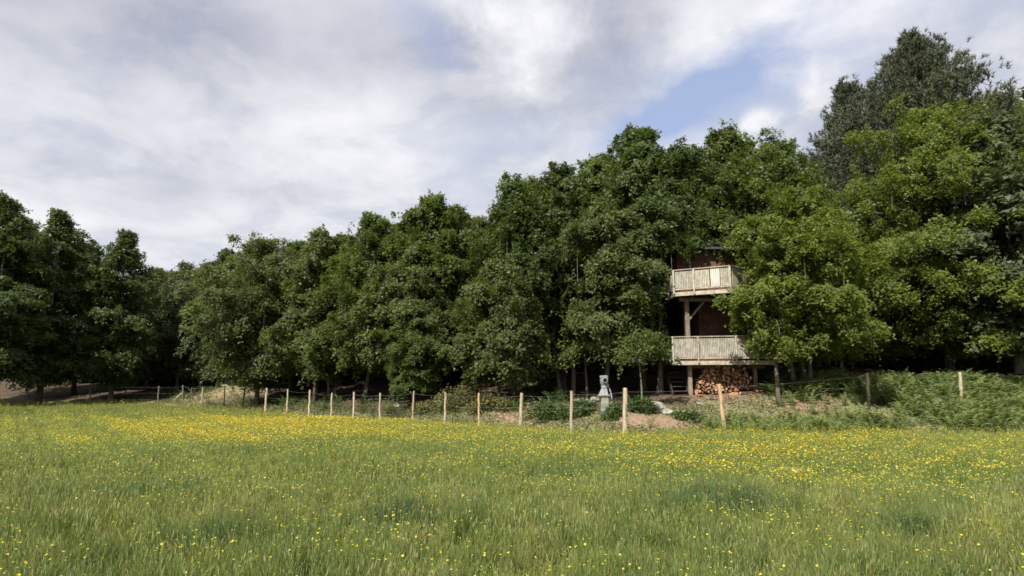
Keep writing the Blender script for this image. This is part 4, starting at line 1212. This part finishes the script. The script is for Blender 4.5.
def flower_template(detail):
    V, F = [], []
    n = 5
    for k in range(n):
        a = 6.283 * k / n; a0, a1 = a - .55, a + .55; m = len(V)
        V += [(0, 0, 0), (math.cos(a0) * .8, math.sin(a0) * .8, .32), (math.cos(a) * 1.05, math.sin(a) * 1.05, .50), (math.cos(a1) * .8, math.sin(a1) * .8, .32)]
        F += [(m, m + 1, m + 2), (m, m + 2, m + 3)]
    return np.array(V), np.array(F)


def flower_density(x, y):
    d = np.zeros_like(x)
    def gau(px, py, rx, ry, w):
        c = hit(px, py, .2); return w * np.exp(-(((x - c.x) / rx) ** 2 + ((y - c.y) / ry) ** 2))
    d += gau(262, 428, 3.8, 3.8, 2.4) + gau(175, 418, 5, 3, .32) + gau(335, 436, 3.5, 1.6, .9) + gau(225, 443, 3.0, 1.3, .8)
    d += gau(440, 440, 3.0, 2.4, .40) + gau(500, 432, 2.5, 2, .22) + gau(590, 450, 3.5, 2.6, .32) + gau(730, 458, 3.5, 3.0, .50) + gau(840, 446, 4, 3.4, .50)
    d += gau(410, 497, .7, .6, .30) + gau(330, 560, .8, .4, .25) + gau(800, 480, 2.2, 1.6, .22) + gau(880, 430, 5, 3, .18) + gau(40, 425, 6, 3, .2)
    d += .085 + .03 * (y > 10)
    n = .5 + .5 * wob(x, y, 1.3, 7); n2 = .5 + .5 * wob(x, y, 4.2, 2)
    return 2.5 * d * (0.12 + 1.5 * n ** 2.2) * (.12 + 1.3 * n2 ** 1.6)


def flowers(n, xr, yr, hit_fn, size, name, lab):
    x, y = hit_fn(n); ok = (y < fence_y(x) - .6 - .8 * rg.uniform(0, 1, len(x))) & (rg.uniform(0, 1, len(x)) < flower_density(x, y)); x, y = x[ok], y[ok]; m = len(x)
    h = rg.uniform(.24, .44, m); fd = np.clip(flower_density(x, y), 0, 1.5); pos = np.stack([x, y, gz(x, y) + h], 1)
    T, F = flower_template(1)
    sz = size * rg.uniform(.75, 1.25, m) * (.9 + .28 * fd)
    V, FF_, tn = stamp(T, F, pos, rg.uniform(0, 6.28, m), rg.normal(0, .45, m), sz, rg.uniform(0, 1, m) * np.clip(.15 + .4 * fd, 0, 1))
    n1 = len(V); nf = len(FF_)
    st = []; w = .0022
    sv = np.stack([pos + [-w, 0, 0], pos + [w, 0, 0], pos - np.stack([rg.normal(0, .03, m), rg.normal(0, .03, m), h], 1)], 1).reshape(-1, 3)
    sf = np.arange(3 * m).reshape(-1, 3) + n1
    me = np_mesh(name, np.vstack([V, sv]), [np.vstack([FF_, sf])], [M['petal'], M['stem']], np.concatenate([tn, np.zeros(3 * m)]),
                 midx=np.concatenate([np.zeros(nf, int), np.ones(m, int)]))
    print(name, m); tag(link(name, me), lab, 'flowers', None, 'stuff')


flowers(0, 0, 0, lambda n: scatter_points(60000, 2.8, 10), .0115, 'buttercups', 'scattered yellow buttercups in the foreground grass')
flowers(0, 0, 0, lambda n: scatter_points(240000, 9.5, 24), .0128, 'buttercups', 'drifts of yellow buttercups in the middle of the meadow')
flowers(0, 0, 0, lambda n: (lambda x, y: (x[np.abs(x) < y * 1.0], y[np.abs(x) < y * 1.0]))(rg.uniform(-48, 2, 150000), rg.uniform(22, 50, 150000)), .0185, 'buttercups', 'thick orange yellow band of buttercups near the left fence')
